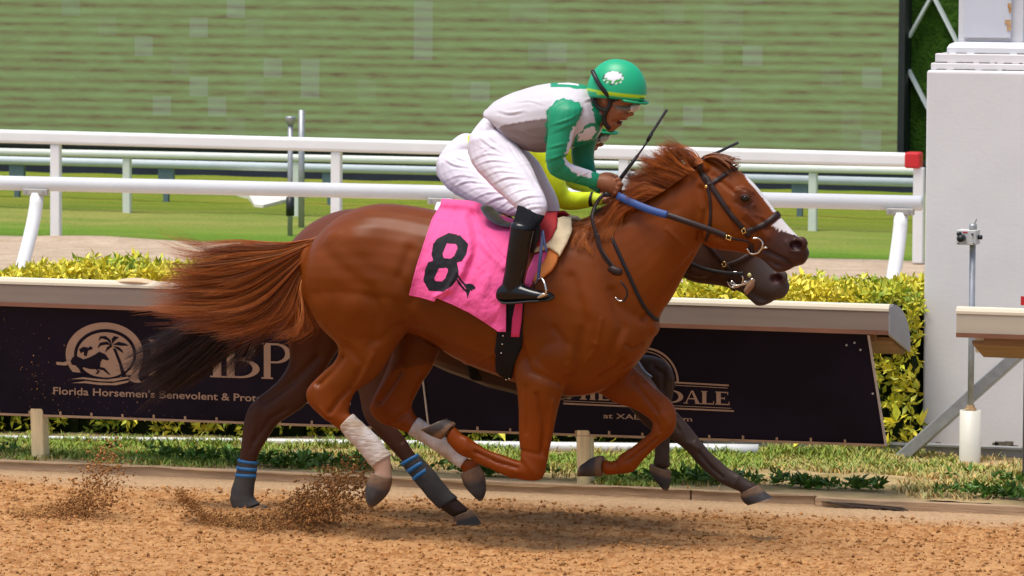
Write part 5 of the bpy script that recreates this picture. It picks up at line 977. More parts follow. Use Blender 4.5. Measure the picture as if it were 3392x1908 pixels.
def build_jockey(Y0, torso, arms, legs, pelvis, boots, label, hs, handp, silk_fn, base, group):
    H7 = lambda x, y: (lambda q: (q[0]+hs[0], q[1]+hs[1]))(T7(x, y))
    skin = [loft(torso, T3, Y0, sub=3, n=20, grow=-.018, wadd=-.02), loft(HEADST, H7, Y0, sub=3, n=16), loft(FACE, H7, Y0, sub=3, n=20),
            blob((1000, 1055), H7, Y0, (.024, .014, .014)), blob((960, 1015), H7, Y0, (.018, .012, .024)), blob((900, 1150), H7, Y0, (.017, .022, .006)), blob((818, 1250), H7, Y0, (.012, .02, .007))]
    for s in (-1, 1): skin += [blob((548, 815), H7, Y0+s*.077, (.016, .008, .027)), blob((800, 1020), H7, Y0+s*.05, (.03, .022, .022))]
    for a in arms: skin.append(loft(a, T3, 0, sub=3, n=14, grow=-.012, wadd=-.012))
    for a in legs: skin.append(loft(a, T3, 0, sub=3, n=16, grow=-.014, wadd=-.014))
    skin.append(loft(pelvis, T3, Y0, sub=3, n=18, grow=-.016, wadd=-.018))
    boots = [([sh_[0]+(Yb-math.copysign(.06, Yb-Y0),)]+sh_[1:], ft, Yb) for sh_, ft, Yb in boots]
    for sh_, ft, Yb in boots: skin += [loft(sh_, T4, Yb, sub=3, n=14, grow=-.012, wadd=-.012, sh=base), loft(ft, T4, Yb, sub=3, n=14, grow=-.012, wadd=-.01, sh=base)]
    skin += handp
    V, Fq = fuse(skin, .0052); V = relax(V, Fq, 4)
    px, py = proj(V); x7, y7 = T7.inv(px-hs[0], py-hs[1]); C = np.tile(np.array((.27, .098, .042)), (len(V), 1))*(1+.15*(seg_noise(V, 18, 3)-.5)[:, None])
    hair = pip(x7, y7, [(250, 600), (700, 700), (840, 770), (800, 830), (700, 850), (650, 800), (600, 740), (430, 740), (400, 830), (440, 900), (330, 880), (280, 700)]) & (py < 480+hs[1]); C[hair] = (.012, .008, .007)
    C = mixc(C, (.22, .05, .04), np.clip(1.2-np.hypot((x7-900)/70, (y7-1155)/26), 0, 1)*.7)
    pr = mesh_obj('person', V, Fq, M_SKIN, None, True, C, base=(0, Y0, 1.0)); tag(pr, label, 'jockey', group)
    # silks
    V, Fq = fuse([loft(torso, T3, Y0, sub=3, n=24)]+[loft(a, T3, 0, sub=3, n=16) for a in arms], .0062); V = relax(V, Fq, 5); V = relax(V, Fq, 6, mu=-.5, w=np.ones(len(V)))
    V = noisefold(V, Fq, .006, 62, 7, 7); V = relax(V, Fq, 3); V = creases(V, Fq, CR_J, T3, 9.0, .0055 if Y0 == 0 else .004); V = relax(V, Fq, 1)
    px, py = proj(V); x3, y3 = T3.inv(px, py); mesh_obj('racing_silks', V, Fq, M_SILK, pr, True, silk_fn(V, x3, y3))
    # breeches
    V, Fq = fuse([loft(pelvis, T3, Y0, sub=3, n=24)]+[loft(a, T3, 0, sub=3, n=18) for a in legs], .0062); V = relax(V, Fq, 6)
    V = noisefold(V, Fq, .003, 32, 12, 17); V = creases(V, Fq, CR_A if Y0 == 0 else CR_B, T3, 7.5, .0040); V = relax(V, Fq, 1)
    mesh_obj('breeches', V, Fq, M_BREECH, pr)
    for sh_, ft, Yb in boots:
        V, Fq = fuse([loft(sh_[1:], T4, Yb, sub=3, n=20, sh=base), loft(ft, T4, Yb, sub=3, n=18, sh=base)], .0055); V = relax(V, Fq, 4); V = noisefold(V, Fq, .006, 10, 14, 27, np.clip((1.02-V[:, 2]+.25*0)/.12, 0, 1)); V = relax(V, Fq, 1)
        b = mesh_obj('boot', V, Fq, M_BOOT, pr)
        sg = math.copysign(1, Y0-Yb); dx_ = sh_[1][0]-872; V, Fc = loft([(925+dx_, 60, 1122+dx_, 150, .055, Yb+sg*.07), (915+dx_, 115, 1108+dx_, 178, .053, Yb+sg*.045), (898+dx_, 170, 1082+dx_, 215, .051, Yb+sg*.022), (878+dx_, 216, 1052+dx_, 250, .050, Yb)], T4, Yb, sub=4, n=18, sh=base); mesh_obj('sock', V, Fc, M_SOCK, pr)
        mb = MB(); P = [(786, 772), (830, 794), (920, 792), (1010, 782), (1100, 778), (1165, 770), (1192, 752)]
        V, Fc = loft([(q[0], q[1]-16, q[0], q[1], w) for q, w in zip(P, (.022, .038, .041, .042, .041, .034, .016))], T4, Yb, sub=3, n=16, sh=base, grow=.002); mesh_obj('sole', V, Fc, M_SOLE, b)
    # helmet
    k, n = 34, 96; c0 = np.array(H7(760, 668)); A = unp(c0, Y0); F_ = unp(H7(1285, 738), Y0)-A; L = np.linalg.norm(F_); F_ /= L; U = np.array((-F_[2], 0, F_[0])); V = []; sy = .122
    hgt = np.linalg.norm(unp(H7(770, 84), Y0)-A)
    for i in range(k):
        a = -.16+(math.pi/2+.16)*i/(k-1); rr = max(math.cos(max(a, 0)), .0)**.92 if a > 0 else 1.0-.06*(-a/.16); zz = hgt*math.sin(a)
        for j in range(n):
            b = 2*math.pi*j/n; cx, cy = math.cos(b), math.sin(b); e = L*(1+.0*cx); drop = 0
            if a < .0: drop = .018*max(0, -cx)*(-a/.16)
            V.append(A+F_*(e*rr*cx*(1-.03*(cx < 0)))+np.array((0, sy*rr*cy, 0))+U*(zz-drop))
    Fc = [(i*n+j, i*n+(j+1) % n, (i+1)*n+(j+1) % n, (i+1)*n+j) for i in range(k-1) for j in range(n)]+[tuple(range(n))[::-1]]
    V = np.array(V); px, py = proj(V); x7, y7 = T7.inv(px-hs[0], py-hs[1]); C = np.tile(np.array((.010, .38, .175)), (len(V), 1))
    h_ = (V-A)@U; l_ = (V-A)@F_; C[(h_ > -.012) & (h_ < .004)] = (.48, .74, .012)
    near = V[:, 1] < Y0-.02
    ov = np.hypot((x7-705)/178, (y7-418)/122); C[(ov < 1.0) & near] = (.02, .05, .03); C[(ov < .95) & near] = (.75, .78, .75); C[(ov < .86) & near] = (.03, .30, .05)
    tree = ((np.hypot((x7-705)/150, (y7-385)/72) < 1) & (y7 < 455)) | (np.abs(x7-690) < 18) & (y7 > 440) & (y7 < 515); C[tree & near] = (.78, .76, .82)
    hl = mesh_obj('helmet', V, Fc, M_HELM, pr, True, C); mesh_world, mesh_f = V, Fc
    cu = bpy.data.curves.new('t', 'FONT'); cu.body = 'SA'; to = bpy.data.objects.new('t', cu); S.collection.objects.link(to); tm = bpy.data.meshes.new_from_object(to.evaluated_get(bpy.context.evaluated_depsgraph_get())); bpy.data.objects.remove(to)
    tv = np.array([v.co for v in tm.vertices]); hb = BVHTree.FromPolygons([tuple(v) for v in np.array(mesh_world)], [tuple(f) for f in mesh_f]); lo, hi = tv.min(0), tv.max(0); out = []
    for v in tv: out.append(cast(hb, H7(1172+84*(v[0]-lo[0])/(hi[0]-lo[0]), 796-34*(v[1]-lo[1])/(hi[1]-lo[1])), -.05, .0015, Y0)[0])
    mesh_obj('lettering', out, [tuple(p.vertices) for p in tm.polygons], M_STRAPK, hl, False)
    V = []; m = 24
    for r0, dz in ((.9, -.020), (1.06, -.024), (1.125, -.019), (1.06, -.031), (.9, -.031)):
        for j in range(m+1):
            b = -1.15+2.3*j/m; f = 1 if r0 < 1 else 1-(1-math.cos(b))*.10; V.append(A+F_*(L*r0*f*math.cos(b))+np.array((0, sy*min(r0, 1.03)*f*math.sin(b), 0))+U*(dz-.012*math.cos(b)))
    Fc = [(i*(m+1)+j, i*(m+1)+j+1, (i+1)*(m+1)+j+1, (i+1)*(m+1)+j) for i in range(4) for j in range(m)]; mesh_obj('brim', V, Fc, M_HELM, hl, True, np.tile(np.array((.010, .36, .165)), (len(V), 1)))
    for s in (-1, 1):                            # chin harness
        q = lambda x, y, d: unp(H7(x, y), Y0+s*d)
        mb = MB()
        for pl, w in (([(338, 300, .095), (400, 430, .122), (480, 570, .128), (580, 690, .118), (640, 770, .100)], .0115), ([(640, 760, .088), (650, 880, .08), (590, 1000, .078), (540, 1120, .068), (560, 1230, .06), (640, 1320, .04)], .011), ([(330, 780, .078), (400, 900, .076), (500, 980, .078), (590, 1000, .079)], .008)):
            mb.pipe(crom([q(*p) for p in pl], 4), w, 8)
        mb.build('chin_strap', M_STRAPK, hl, True)
        V, Fc = loft([(745, 850, 790, 935, .006, Y0+s*.078), (835, 852, 850, 1020, .008, Y0+s*.075), (930, 860, 940, 1052, .010, Y0+s*.066)], H7, 0, sub=3, n=12); 
    V, Fc = loft([(760, 862, 790, 930, .081), (850, 855, 862, 1022, .077), (950, 862, 952, 1052, .068), (1045, 872, 1030, 1052, .052), (1120, 882, 1085, 1020, .034), (1160, 888, 1140, 975, .018)], H7, Y0, sub=4, n=24); gg = mesh_obj('goggles', V, Fc, M_LENS, pr)
    V, Fc = loft([(1075, 875, 1050, 1035, .047), (1130, 880, 1092, 1015, .034), (1168, 884, 1142, 985, .02)], H7, Y0, sub=4, n=20, grow=.002, wadd=.002); mesh_obj('clear_edge', V, Fc, M_CLEAR, gg)
    V, Fc = blob((822, 1196), H7, Y0, (.013, .026, .016)); mesh_obj('mouth', V, Fc, M_MOUTH, pr)
    V, Fc = blob((850, 1172), H7, Y0, (.010, .022, .0045)); mesh_obj('teeth', V, Fc, M_TEETH, pr)
    return pr
SHAFT = [(925, 60, 1120, 150, .05), (872, 210, 1046, 248, .052), (860, 330, 1022, 362, .052), (842, 450, 1002, 482, .049), (832, 540, 980, 570, .046), (818, 610, 968, 628, .043), (806, 680, 960, 690, .04)]
FOOT = [(800, 660, 786, 770, .034), (845, 630, 836, 786, .039), (930, 640, 922, 786, .04), (1020, 672, 1012, 778, .041), (1100, 692, 1095, 775, .041), (1160, 706, 1156, 768, .034), (1190, 726, 1188, 756, .018)]
TORSO_A = [(488, 470, 572, 598, .13), (545, 412, 645, 685, .152), (625, 372, 725, 760, .165), (725, 334, 832, 788, .17), (835, 300, 930, 785, .175), (940, 284, 1045, 770, .18), (1050, 280, 1180, 742, .188), (1150, 288, 1275, 690, .168), (1215, 310, 1318, 615, .125), (1262, 365, 1330, 575, .075)]
ARMS_A = [[(985, 405, 1160, 425, .065, -.15), (942, 470, 1182, 470, .072, -.18), (932, 560, 1150, 570, .068, -.2), (932, 650, 1115, 640, .06, -.21), (922, 730, 1095, 730, .055, -.22), (912, 812, 1074, 792, .052, -.225), (916, 880, 1052, 822, .05, -.22), (942, 948, 1062, 850, .048, -.21), (1012, 988, 1100, 875, .045, -.18), (1102, 1016, 1190, 906, .042, -.14), (1200, 1042, 1260, 930, .039, -.10), (1280, 1060, 1300, 946, .036, -.08)],
          [(1130, 500, 1330, 560, .068, .16), (1115, 620, 1300, 640, .06, .19), (1105, 740, 1268, 750, .056, .2), (1110, 850, 1262, 830, .052, .2), (1140, 950, 1268, 880, .048, .18), (1210, 1040, 1285, 940, .042, .12), (1300, 1096, 1325, 1005, .036, .04)]]
LEGS_A = [[(350, 700, 620, 660, .105, -.09), (345, 800, 710, 755, .105, -.11), (385, 900, 768, 838, .098, -.14), (475, 1000, 815, 925, .09, -.17), (560, 1082, 852, 1018, .08, -.2), (635, 1150, 888, 1092, .072, -.23), (698, 1206, 915, 1165, .063, -.25), (728, 1222, 912, 1215, .057, -.26), (745, 1225, 898, 1252, .053, -.265)],
          [(420, 680, 640, 660, .1, .09), (480, 830, 760, 770, .098, .13), (600, 950, 850, 860, .088, .17), (720, 1080, 920, 990, .078, .2), (810, 1180, 980, 1110, .07, .23), (860, 1250, 1004, 1190, .06, .25), (880, 1300, 1003, 1290, .053, .26)]]
PELV_A = [(492, 508, 595, 610, .142), (435, 568, 628, 720, .165), (375, 650, 645, 800, .168), (348, 740, 600, 880, .14)]
def silk_a(V, x, y):
    C = np.tile(np.array(GRY), (len(V), 1)); nearv = V[:, 1] < 0
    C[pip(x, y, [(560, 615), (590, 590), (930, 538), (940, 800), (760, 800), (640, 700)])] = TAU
    C[(y < 322-(x-950)*.0) & (x > 945) & (x < 1230) & (V[:, 1] > -.09)] = GRN
    C[(y < 312) & (x > 1000) & (x < 1150) & (np.abs(V[:, 1]) < .05)] = WHT
    x = x+14*(fbm(x*.05, y*.05, 2, 3)-.5)*2; y = y+14*(fbm(x*.05+9, y*.05, 2, 4)-.5)*2
    C[pip(x, y, [(1105, 745), (1120, 690), (1200, 590), (1300, 570), (1345, 600), (1300, 720), (1150, 765)]) & nearv] = GRN
    C[pip(x, y, [(1150, 650), (1180, 640), (1215, 605), (1265, 600), (1285, 630), (1255, 690), (1200, 700), (1150, 715)]) & nearv] = WHT
    C[pip(x, y, [(1255, 380), (1330, 560), (1320, 600), (1280, 570), (1245, 430)])] = GRN
    arm = (V[:, 1] < -.125) & pip(x, y, [(925, 470), (985, 405), (1060, 392), (1160, 430), (1190, 480), (1130, 600), (1105, 760), (1070, 830), (1320, 930), (1320, 1100), (1000, 1000), (895, 930), (905, 700)]) | (V[:, 1] < -.06) & (x > 1060) & (y > 860)
    C[arm] = GRN
    st = pip(x, y, [(1085, 690), (1110, 600), (1145, 600), (1130, 690), (1100, 735), (1092, 800), (1052, 812), (1062, 740)]) | pip(x, y, [(1040, 830), (1075, 815), (1160, 875), (1250, 928), (1248, 988), (1150, 962), (1075, 905)])
    C[st & arm] = WHT
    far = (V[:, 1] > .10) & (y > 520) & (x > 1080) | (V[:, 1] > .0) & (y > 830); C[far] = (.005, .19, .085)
    return C
HP = [loft([(1262, 962, 1256, 1040, .027, -.082), (1330, 958, 1316, 1062, .033, -.075), (1390, 968, 1366, 1086, .036, -.068), (1432, 990, 1404, 1102, .03, -.062)], T3, -.07, sub=3, n=16)]+hand(T3, -.065, [(1300, 960, 1295, 1045, .026), (1370, 966, 1350, 1075, .03)], [(1448, 992), (1462, 1024), (1452, 1058), (1432, 1088)], [(1310, 968, -.01), (1350, 952, .015), (1400, 956, .03), (1445, 975, .034)])
HP += [loft([(1300, 1010, 1320, 1090, .026, .04), (1360, 1030, 1370, 1100, .03, .03), (1410, 1050, 1405, 1110, .026, .03)], T3, .03, sub=3, n=14)]+hand(T3, .03, [(1330, 1020, 1340, 1095, .024), (1370, 1035, 1372, 1098, .026)], [(1430, 1045), (1442, 1066), (1436, 1088), (1420, 1104)], [(1340, 1020, .0), (1380, 1010, .0), (1420, 1018, .01), (1445, 1030, .02)])
j1 = build_jockey(0.0, TORSO_A, ARMS_A, LEGS_A, PELV_A, [(SHAFT, FOOT, -.345), ([(q[0]+70, q[1]-10, q[2]+70, q[3]-10, q[4]) for q in SHAFT], [(q[0]+70, q[1]-10, q[2]+70, q[3]-10, q[4]) for q in FOOT], .345)],
    'jockey in grey and green silks and green tree-badged helmet, shouting, crouched over the chestnut', (0, 0), HP, silk_a, None, 'jockeys')
TORSO_B = [(322, 690, 470, 800, .125), (450, 590, 600, 850, .145), (600, 520, 760, 900, .165), (780, 520, 900, 930, .17), (930, 530, 1060, 920, .175), (1030, 560, 1150, 860, .15), (1080, 600, 1165, 800, .09)]
ARMS_B = [[(770, 640, 960, 640, .066, YF-.16), (772, 750, 965, 760, .064, YF-.19), (835, 870, 1000, 850, .058, YF-.2), (900, 1000, 1040, 960, .055, YF-.2), (955, 1120, 1060, 1045, .052, YF-.19), (1010, 1200, 1085, 1082, .05, YF-.17), (1110, 1214, 1135, 1086, .045, YF-.14), (1200, 1200, 1212, 1088, .042, YF-.11), (1252, 1188, 1256, 1084, .037, YF-.09)],
          [(880, 760, 1060, 760, .066, YF+.16), (960, 900, 1100, 860, .058, YF+.19), (1060, 1030, 1160, 960, .052, YF+.18), (1180, 1085, 1240, 1010, .046, YF+.12), (1290, 1110, 1300, 1050, .036, YF+.05)]]
LEGS_B = [[(114, 880, 400, 790, .1, YF-.1), (136, 1000, 470, 860, .1, YF-.13), (240, 1098, 555, 930, .094, YF-.16), (395, 1178, 640, 1000, .085, YF-.2), (535, 1236, 740, 1068, .076, YF-.23), (650, 1262, 815, 1125, .066, YF-.26), (700, 1265, 830, 1190, .056, YF-.27)],
          [(180, 870, 420, 780, .1, YF+.1), (300, 1000, 540, 870, .098, YF+.14), (430, 1090, 660, 950, .09, YF+.18), (600, 1180, 780, 1050, .078, YF+.22), (720, 1240, 860, 1130, .066, YF+.25), (760, 1260, 880, 1200, .056, YF+.26)]]
PELV_B = [(278, 665, 440, 790, .145), (195, 735, 420, 860, .165), (130, 830, 400, 930, .168), (112, 915, 360, 1000, .13)]
def silk_b(V, x, y): return np.tile(np.array(LIME), (len(V), 1))*(.92+.16*vnoise(V[:, 0]*300, V[:, 2]*300, 4)[:, None]*(vnoise(V[:, 0]*30, V[:, 2]*30, 6)[:, None]))
HPB = [loft([(1255, 1100, 1255, 1178, .026, YF-.08), (1310, 1105, 1305, 1175, .03, YF-.075), (1370, 1112, 1360, 1172, .03, YF-.07)], T3, YF-.075, sub=3, n=14)]+hand(T3, YF-.07, [(1290, 1105, 1290, 1175, .026), (1340, 1110, 1335, 1172, .028)], [(1405, 1118), (1415, 1140), (1405, 1160), (1385, 1178)], [(1310, 1108, .0), (1350, 1096, .012), (1395, 1100, .028), (1430, 1116, .03)])
BSH = lambda x, y: (x-95, y+22)
j2 = build_jockey(YF, TORSO_B, ARMS_B, LEGS_B, PELV_B, [(SHAFT, FOOT, YF-.35), (SHAFT, FOOT, YF+.35)],
    'jockey in lime yellow silks and white breeches crouched on the far dark horse', (-100, 101), HPB, silk_b, BSH, 'jockeys')
V, Fc = loft([(1240, 1086, 1236, 1190, .04, YF-.098), (1262, 1084, 1260, 1188, .039, YF-.092)], T3, YF-.09, n=18, dom=False, grow=.003); mesh_obj('wristband', V, Fc, M_STRAPK, j2)
V, Fc = loft([(1262, 1090, 1260, 1184, .033, YF-.09), (1300, 1098, 1295, 1180, .034, YF-.082), (1330, 1106, 1318, 1178, .033, YF-.078)], T3, YF-.08, sub=3, n=18, grow=.002); mesh_obj('glove', V, Fc, mat('lime_glove', (.6, .72, .03), .7, var=.15, vscale=40), j2)

# ------------------------------------------------------------------ whips
M_WHIP = mat('black_whip', (.010, .010, .012), .45, var=.3, vscale=30); M_WHIPG = mat('grey_whip_flap', (.045, .045, .055), .6, var=.2)
w1 = thing('riding_whip', tuple(unp(T3(1450, 1000), .01))); tag(w1, 'black riding whip held upright in the near jockey\'s hand', 'whip', 'riding whips')
P = [(1400, 1085), (1450, 1000), (1520, 905), (1590, 812)]; MB().pipe([unp(T3(*p), .0) for p in P], [.011, .011, .0095, .008], 10).build('grip', M_WHIP, w1, True)
MB().pipe([unp(T3(*p), .0) for p in ((1585, 818), (1612, 780), (1640, 740), (1662, 705))], [.006, .005, .005, .006], 8).build('shaft', M_WHIPG, w1, True)
MB().pipe([unp(T3(*p), .0) for p in ((1660, 708), (1675, 680), (1692, 650))], [.008, .0095, .009], 8).build('keeper', M_WHIP, w1, True)
f = MB().bar(unp(T3(1690, 652), .0), unp(T3(1806, 472), .0), .012, .021, up=(0, 1, 0)).build('flap', M_WHIPG, w1); bevel(f, .004)
a, b = unp(T3(1395, 1120), YF-.05), unp(T2(965, 180), YF-.12); w2 = thing('riding_whip', tuple(a)); tag(w2, 'grey-tipped riding whip held by the far jockey, showing above the chestnut\'s ears', 'whip', 'riding whips')
MB().pipe([a, a*.6+b*.4, b], [.01, .006, .006], 8).build('shaft', M_WHIP, w2, True)
f = MB().bar(unp(T2(930, 203), YF-.115), unp(T2(1128, 108), YF-.14), .014, .023, up=(0, 1, 0)).build('flap', M_WHIPG, w2); bevel(f, .004)
# ------------------------------------------------------------------ tack
M_PINK = mat('pink_cloth', rough=.7, spec=.2, var=.04, vscale=6, attr=True, bump=.12, bscale=260, bdist=.002, sheen=.1)
M_LEATH = mat('dark_brown_leather', (.022, .009, .007), .5, spec=.3, var=.2, vscale=20); M_LEATHB = mat('black_leather', (.009, .008, .009), .5, spec=.3, var=.2, vscale=20)
M_BLUE = mat('blue_rubber', (.018, .06, .22), .6, var=.12, vscale=40); M_STEEL = mat('steel_bit', (.62, .58, .52), .22, metal=1.0); M_BRASS = mat('brass_buckle', (.75, .5, .16), .25, metal=1.0)
M_SEAT = mat('grey_saddle_leather', (.055, .06, .075), .42, var=.25, vscale=14, bump=.25, bscale=90)
M_REDP = mat('red_pad', (.42, .012, .016), .7, var=.15, vscale=20); M_CREAM = mat('cream_chamois', (.72, .58, .36), .85, var=.1, vscale=15, bump=.3, bscale=40); M_ORNG = mat('orange_foam', (.72, .235, .05), .85, var=.1, vscale=25); M_NVY = mat('navy_webbing', (.018, .028, .085), .7, var=.15, vscale=40)
M_GIRTH = mat('black_elastic_girth', (.007, .007, .008), .75, spec=.2, var=.2, vscale=20)
def ribbon(pts, nrm, w, th):
    pts, nrm = np.array(pts), np.array(nrm); t = np.gradient(pts, axis=0); t /= np.linalg.norm(t, axis=1)[:, None]+1e-9
    s = np.cross(nrm, t); s /= np.linalg.norm(s, axis=1)[:, None]+1e-9; w = np.broadcast_to(w, len(pts))[:, None]/2
    V = np.stack([pts-s*w, pts-s*w*.93+nrm*th, pts+s*w*.93+nrm*th, pts+s*w, pts-nrm*th*.6], 1).reshape(-1, 3); k = len(pts)
    Fc = [(i*5+j, i*5+(j+1) % 5, (i+1)*5+(j+1) % 5, (i+1)*5+j) for i in range(k-1) for j in range(5)]+[(4, 3, 2, 1, 0), tuple(range((k-1)*5, k*5))]
    return V, Fc
def strap(pl, tf, w, bv, off=.002, th=.004, Yd=-.08, sh=None, sub=6, Y0=0.0, mirror=True):
    px = crom(np.array([tf(*p) for p in pl]), sub)
    if sh: px = np.array([sh(*p) for p in px])
    P, N = zip(*[cast(bv, tuple(p), Yd+Y0, off, Y0) for p in px]); P = np.array(P); N = np.array(N)
    for _ in range(2): P[1:-1] = (P[:-2]+2*P[1:-1]+P[2:])/4; N[1:-1] = N[:-2]+N[1:-1]+N[2:]; N /= np.linalg.norm(N, axis=1)[:, None]
    V, Fc = ribbon(P, N, w, th); mb = MB().add(V, Fc)
    return Pair(mb, Y0) if mirror else mb
def patch(poly, tf, bv, off, th, Yd, step=9, wob=0.0):
    P = [np.array(tf(*p)) for p in poly]; loop = []
    for a, b in zip(P, P[1:]+P[:1]):
        n = max(1, int(np.linalg.norm(b-a)/step)); loop += [a+(b-a)*i/n for i in range(n)]
    xs = np.arange(min(p[0] for p in loop), max(p[0] for p in loop), step); ys = np.arange(min(p[1] for p in loop), max(p[1] for p in loop), step)
    X, Y = [q.ravel() for q in np.meshgrid(xs, ys)]; lp = [tuple(p) for p in loop]; ok = pip(X, Y, lp) & (pdist(X, Y, lp+lp[:1]) > step*.5)
    pts = [Vector(p) for p in lp]+[Vector((a, b)) for a, b in zip(X[ok], Y[ok])]; n = len(lp)
    r = geometry.delaunay_2d_cdt(pts, [(i, (i+1) % n) for i in range(n)], [], 1, 1e-4); v2, f2 = r[0], r[2]
    top, bot = [], []
    for v in v2:
        h, nn = cast(bv, (v[0], v[1]), Yd); o = off+wob*(fbm(np.array([v[0]*.02]), np.array([v[1]*.02]), 2, 5)[0]-.5); top.append(h+nn*o); bot.append(h+nn*(o-th))
    m = len(v2); Fc = [tuple(f) for f in f2]; e = {}
    for f in Fc:
        for a, b in zip(f, f[1:]+f[:1]): e[(a, b)] = 1
    side = [(b, a, a+m, b+m) for (a, b) in e if (b, a) not in e]
    return MB().add(np.array(top+bot), Fc+[tuple(i+m for i in f[::-1]) for f in Fc]+side)
class Pair:                                      # a piece and its twin on the far side, each a part of its own
    def __init__(s, mb, Y0=0.0): s.mb = mb; s.Y0 = Y0
    def build(s, name, m, parent=None, smooth=False, base=None):
        a = s.mb.build(name, m, parent, smooth, base); V = np.vstack(s.mb.V).copy(); V[:, 1] = 2*s.Y0-V[:, 1]
        mesh_obj(name, V, [f[::-1] for f in s.mb.F], m, parent, smooth, base=base); return a
def mirrored(mb, Y0=0.0): return Pair(mb, Y0)

# --- saddle cloth with number
EIGHT = [(415, 270), (500, 290), (560, 352), (546, 430), (512, 482), (476, 490), (489, 545), (480, 612), (440, 662), (375, 706), (270, 699), (228, 625), (241, 540), (264, 488), (300, 474), (288, 430), (300, 352), (332, 312)]
HOLES = [[(402, 349), (470, 354), (481, 382), (456, 440), (428, 461), (380, 456), (369, 428)], [(342, 534), (400, 529), (412, 546), (391, 604), (365, 629), (316, 626), (309, 608)]]
LEAP = [[(480, 556), (490, 585), (512, 620), (540, 646), (575, 644), (600, 656), (616, 676), (604, 692), (594, 688), (586, 704), (577, 692), (570, 714), (553, 754), (545, 712), (520, 690), (488, 652), (470, 612), (470, 580)]]
SLIT = [[(482, 600), (545, 684), (541, 690), (480, 610)]]
nu, nv = 210, 210; topL = [(352, 64), (450, 70), (560, 78), (620, 96), (700, 150), (790, 196), (870, 225)]; botL = [(122, 732), (215, 752), (308, 780), (326, 752), (440, 800), (560, 858), (690, 938), (782, 1002), (836, 1002)]
lefL = [(352, 64), (290, 170), (230, 350), (175, 520), (122, 732)]; rigL = [(870, 225), (850, 380), (840, 560), (838, 780), (836, 1002)]
def rs(pl, n):
    P = np.array(pl, float); d = np.concatenate([[0], np.cumsum(np.linalg.norm(np.diff(P, axis=0), axis=1))]); t = np.linspace(0, d[-1], n); return np.stack([np.interp(t, d, P[:, 0]), np.interp(t, d, P[:, 1])], 1)
tp, bt, lf, rt = rs(topL, nu), rs(botL, nu), rs(lefL, nv), rs(rigL, nv); u = np.linspace(0, 1, nu)[None, :, None]; v = np.linspace(0, 1, nv)[:, None, None]
G = (1-v)*tp[None]+v*bt[None]+(1-u)*lf[:, None]+u*rt[:, None]-((1-u)*(1-v)*tp[0]+u*(1-v)*tp[-1]+(1-u)*v*bt[0]+u*v*bt[-1])
gx, gy = G[..., 0], G[..., 1]; SX, SY = T4(gx, gy)
cs = 4; H = np.zeros((nv, nu, 3)); HN = np.zeros((nv, nu, 3)); iv = list(range(0, nv, cs))+[nv-1]; iu = list(range(0, nu, cs))+[nu-1]
hc = np.zeros((len(iv), len(iu), 6)); 
for a, i in enumerate(iv):
    for b, j in enumerate(iu):
        d = ray(SX[i, j], SY[i, j]); h, n, _, _ = bvA.ray_cast(Vector(CAM), Vector(d/np.linalg.norm(d)))
        hc[a, b, :3] = unp((SX[i, j], SY[i, j]), -.005)*1.0 if h is None else h; hc[a, b, 3:] = (0, -.2, 1) if h is None else n
dep = (hc[..., :3]-CAM)@fwd                      # smooth the lie of the cloth by its depth only, so the outline stays
for _ in range(5):
    dep[1:-1] = (dep[:-2]+2*dep[1:-1]+dep[2:])/4; dep[:, 1:-1] = (dep[:, :-2]+2*dep[:, 1:-1]+dep[:, 2:])/4
di = np.stack([np.interp(np.arange(nv), iv, c) for c in np.stack([np.interp(np.arange(nu), iu, r) for r in dep])[:, :].T]).T if True else None
uu, vv = np.broadcast_to(u[..., 0], (nv, nu)), np.broadcast_to(v[..., 0], (nv, nu))
def fold(pl, w, a): return a*np.exp(-(pdist(gx, gy, pl)/w)**2)
lift_ = .016+.022*vv+fold([(530, 150), (560, 300), (570, 420), (500, 560), (420, 700)], 34, .02)-fold([(590, 160), (640, 330), (600, 480), (540, 620)], 30, .014)+fold([(650, 330), (720, 420), (820, 520)], 26, .012)-fold([(690, 300), (780, 420), (830, 470)], 18, .009)+fold([(600, 80), (650, 240)], 30, .012)+fold([(318, 740), (400, 690), (470, 560)], 16, .012)-fold([(345, 790), (420, 720)], 14, .012)+fold([(700, 600), (640, 760), (700, 900)], 40, .010)+.010*(fbm(gx*.012, gy*.012, 3, 77)-.5)*(.4+vv)+.0045*(fbm(gx*.03+gy*.02, gy*.012-gx*.01, 3, 78)-.5)
di = di-lift_
Vc = np.zeros((nv, nu, 3))
for i in range(nv):
    for j in range(nu): d = ray(SX[i, j], SY[i, j]); Vc[i, j] = CAM+d*(di[i, j]/(d@fwd))
C = np.tile(np.array((.82, .10, .30)), (nv*nu, 1)); fx, fy = gx.ravel(), gy.ravel()
num = pip(fx, fy, EIGHT)
for h_ in HOLES: num &= ~pip(fx, fy, h_)
for l_ in LEAP: num |= pip(fx, fy, l_)
for l_ in SLIT: num &= ~pip(fx, fy, l_)
C[num] = (.007, .007, .009)
hem = (uu < .02) & (uu > .012) | (vv > .975) & (vv < .982) | (np.abs(gy-(172+(gx-290)*.1)) < 2.2) & (uu < .42); C[hem.ravel() & ~num] *= .8
Vf = Vc.reshape(-1, 3); i, j = np.meshgrid(np.arange(nv-1), np.arange(nu-1), indexing='ij'); b_ = (i*nu+j).ravel(); Fq = np.stack([b_, b_+nu, b_+nu+1, b_+1], 1)
Vm = Vf.copy(); Vm[:, 1] = -Vm[:, 1]+.02; n0 = len(Vf); top = []
for k in range(1, 6):
    t = k/6; r = Vc[0]*(1-t)+Vm[:nu]*t; r = r+np.array((0, 0, .03*math.sin(math.pi*t))); top.append(r)
Va = np.vstack([Vf, Vm]+top); rows = [np.arange(nu)]+[2*n0+k*nu+np.arange(nu) for k in range(5)]+[n0+np.arange(nu)]
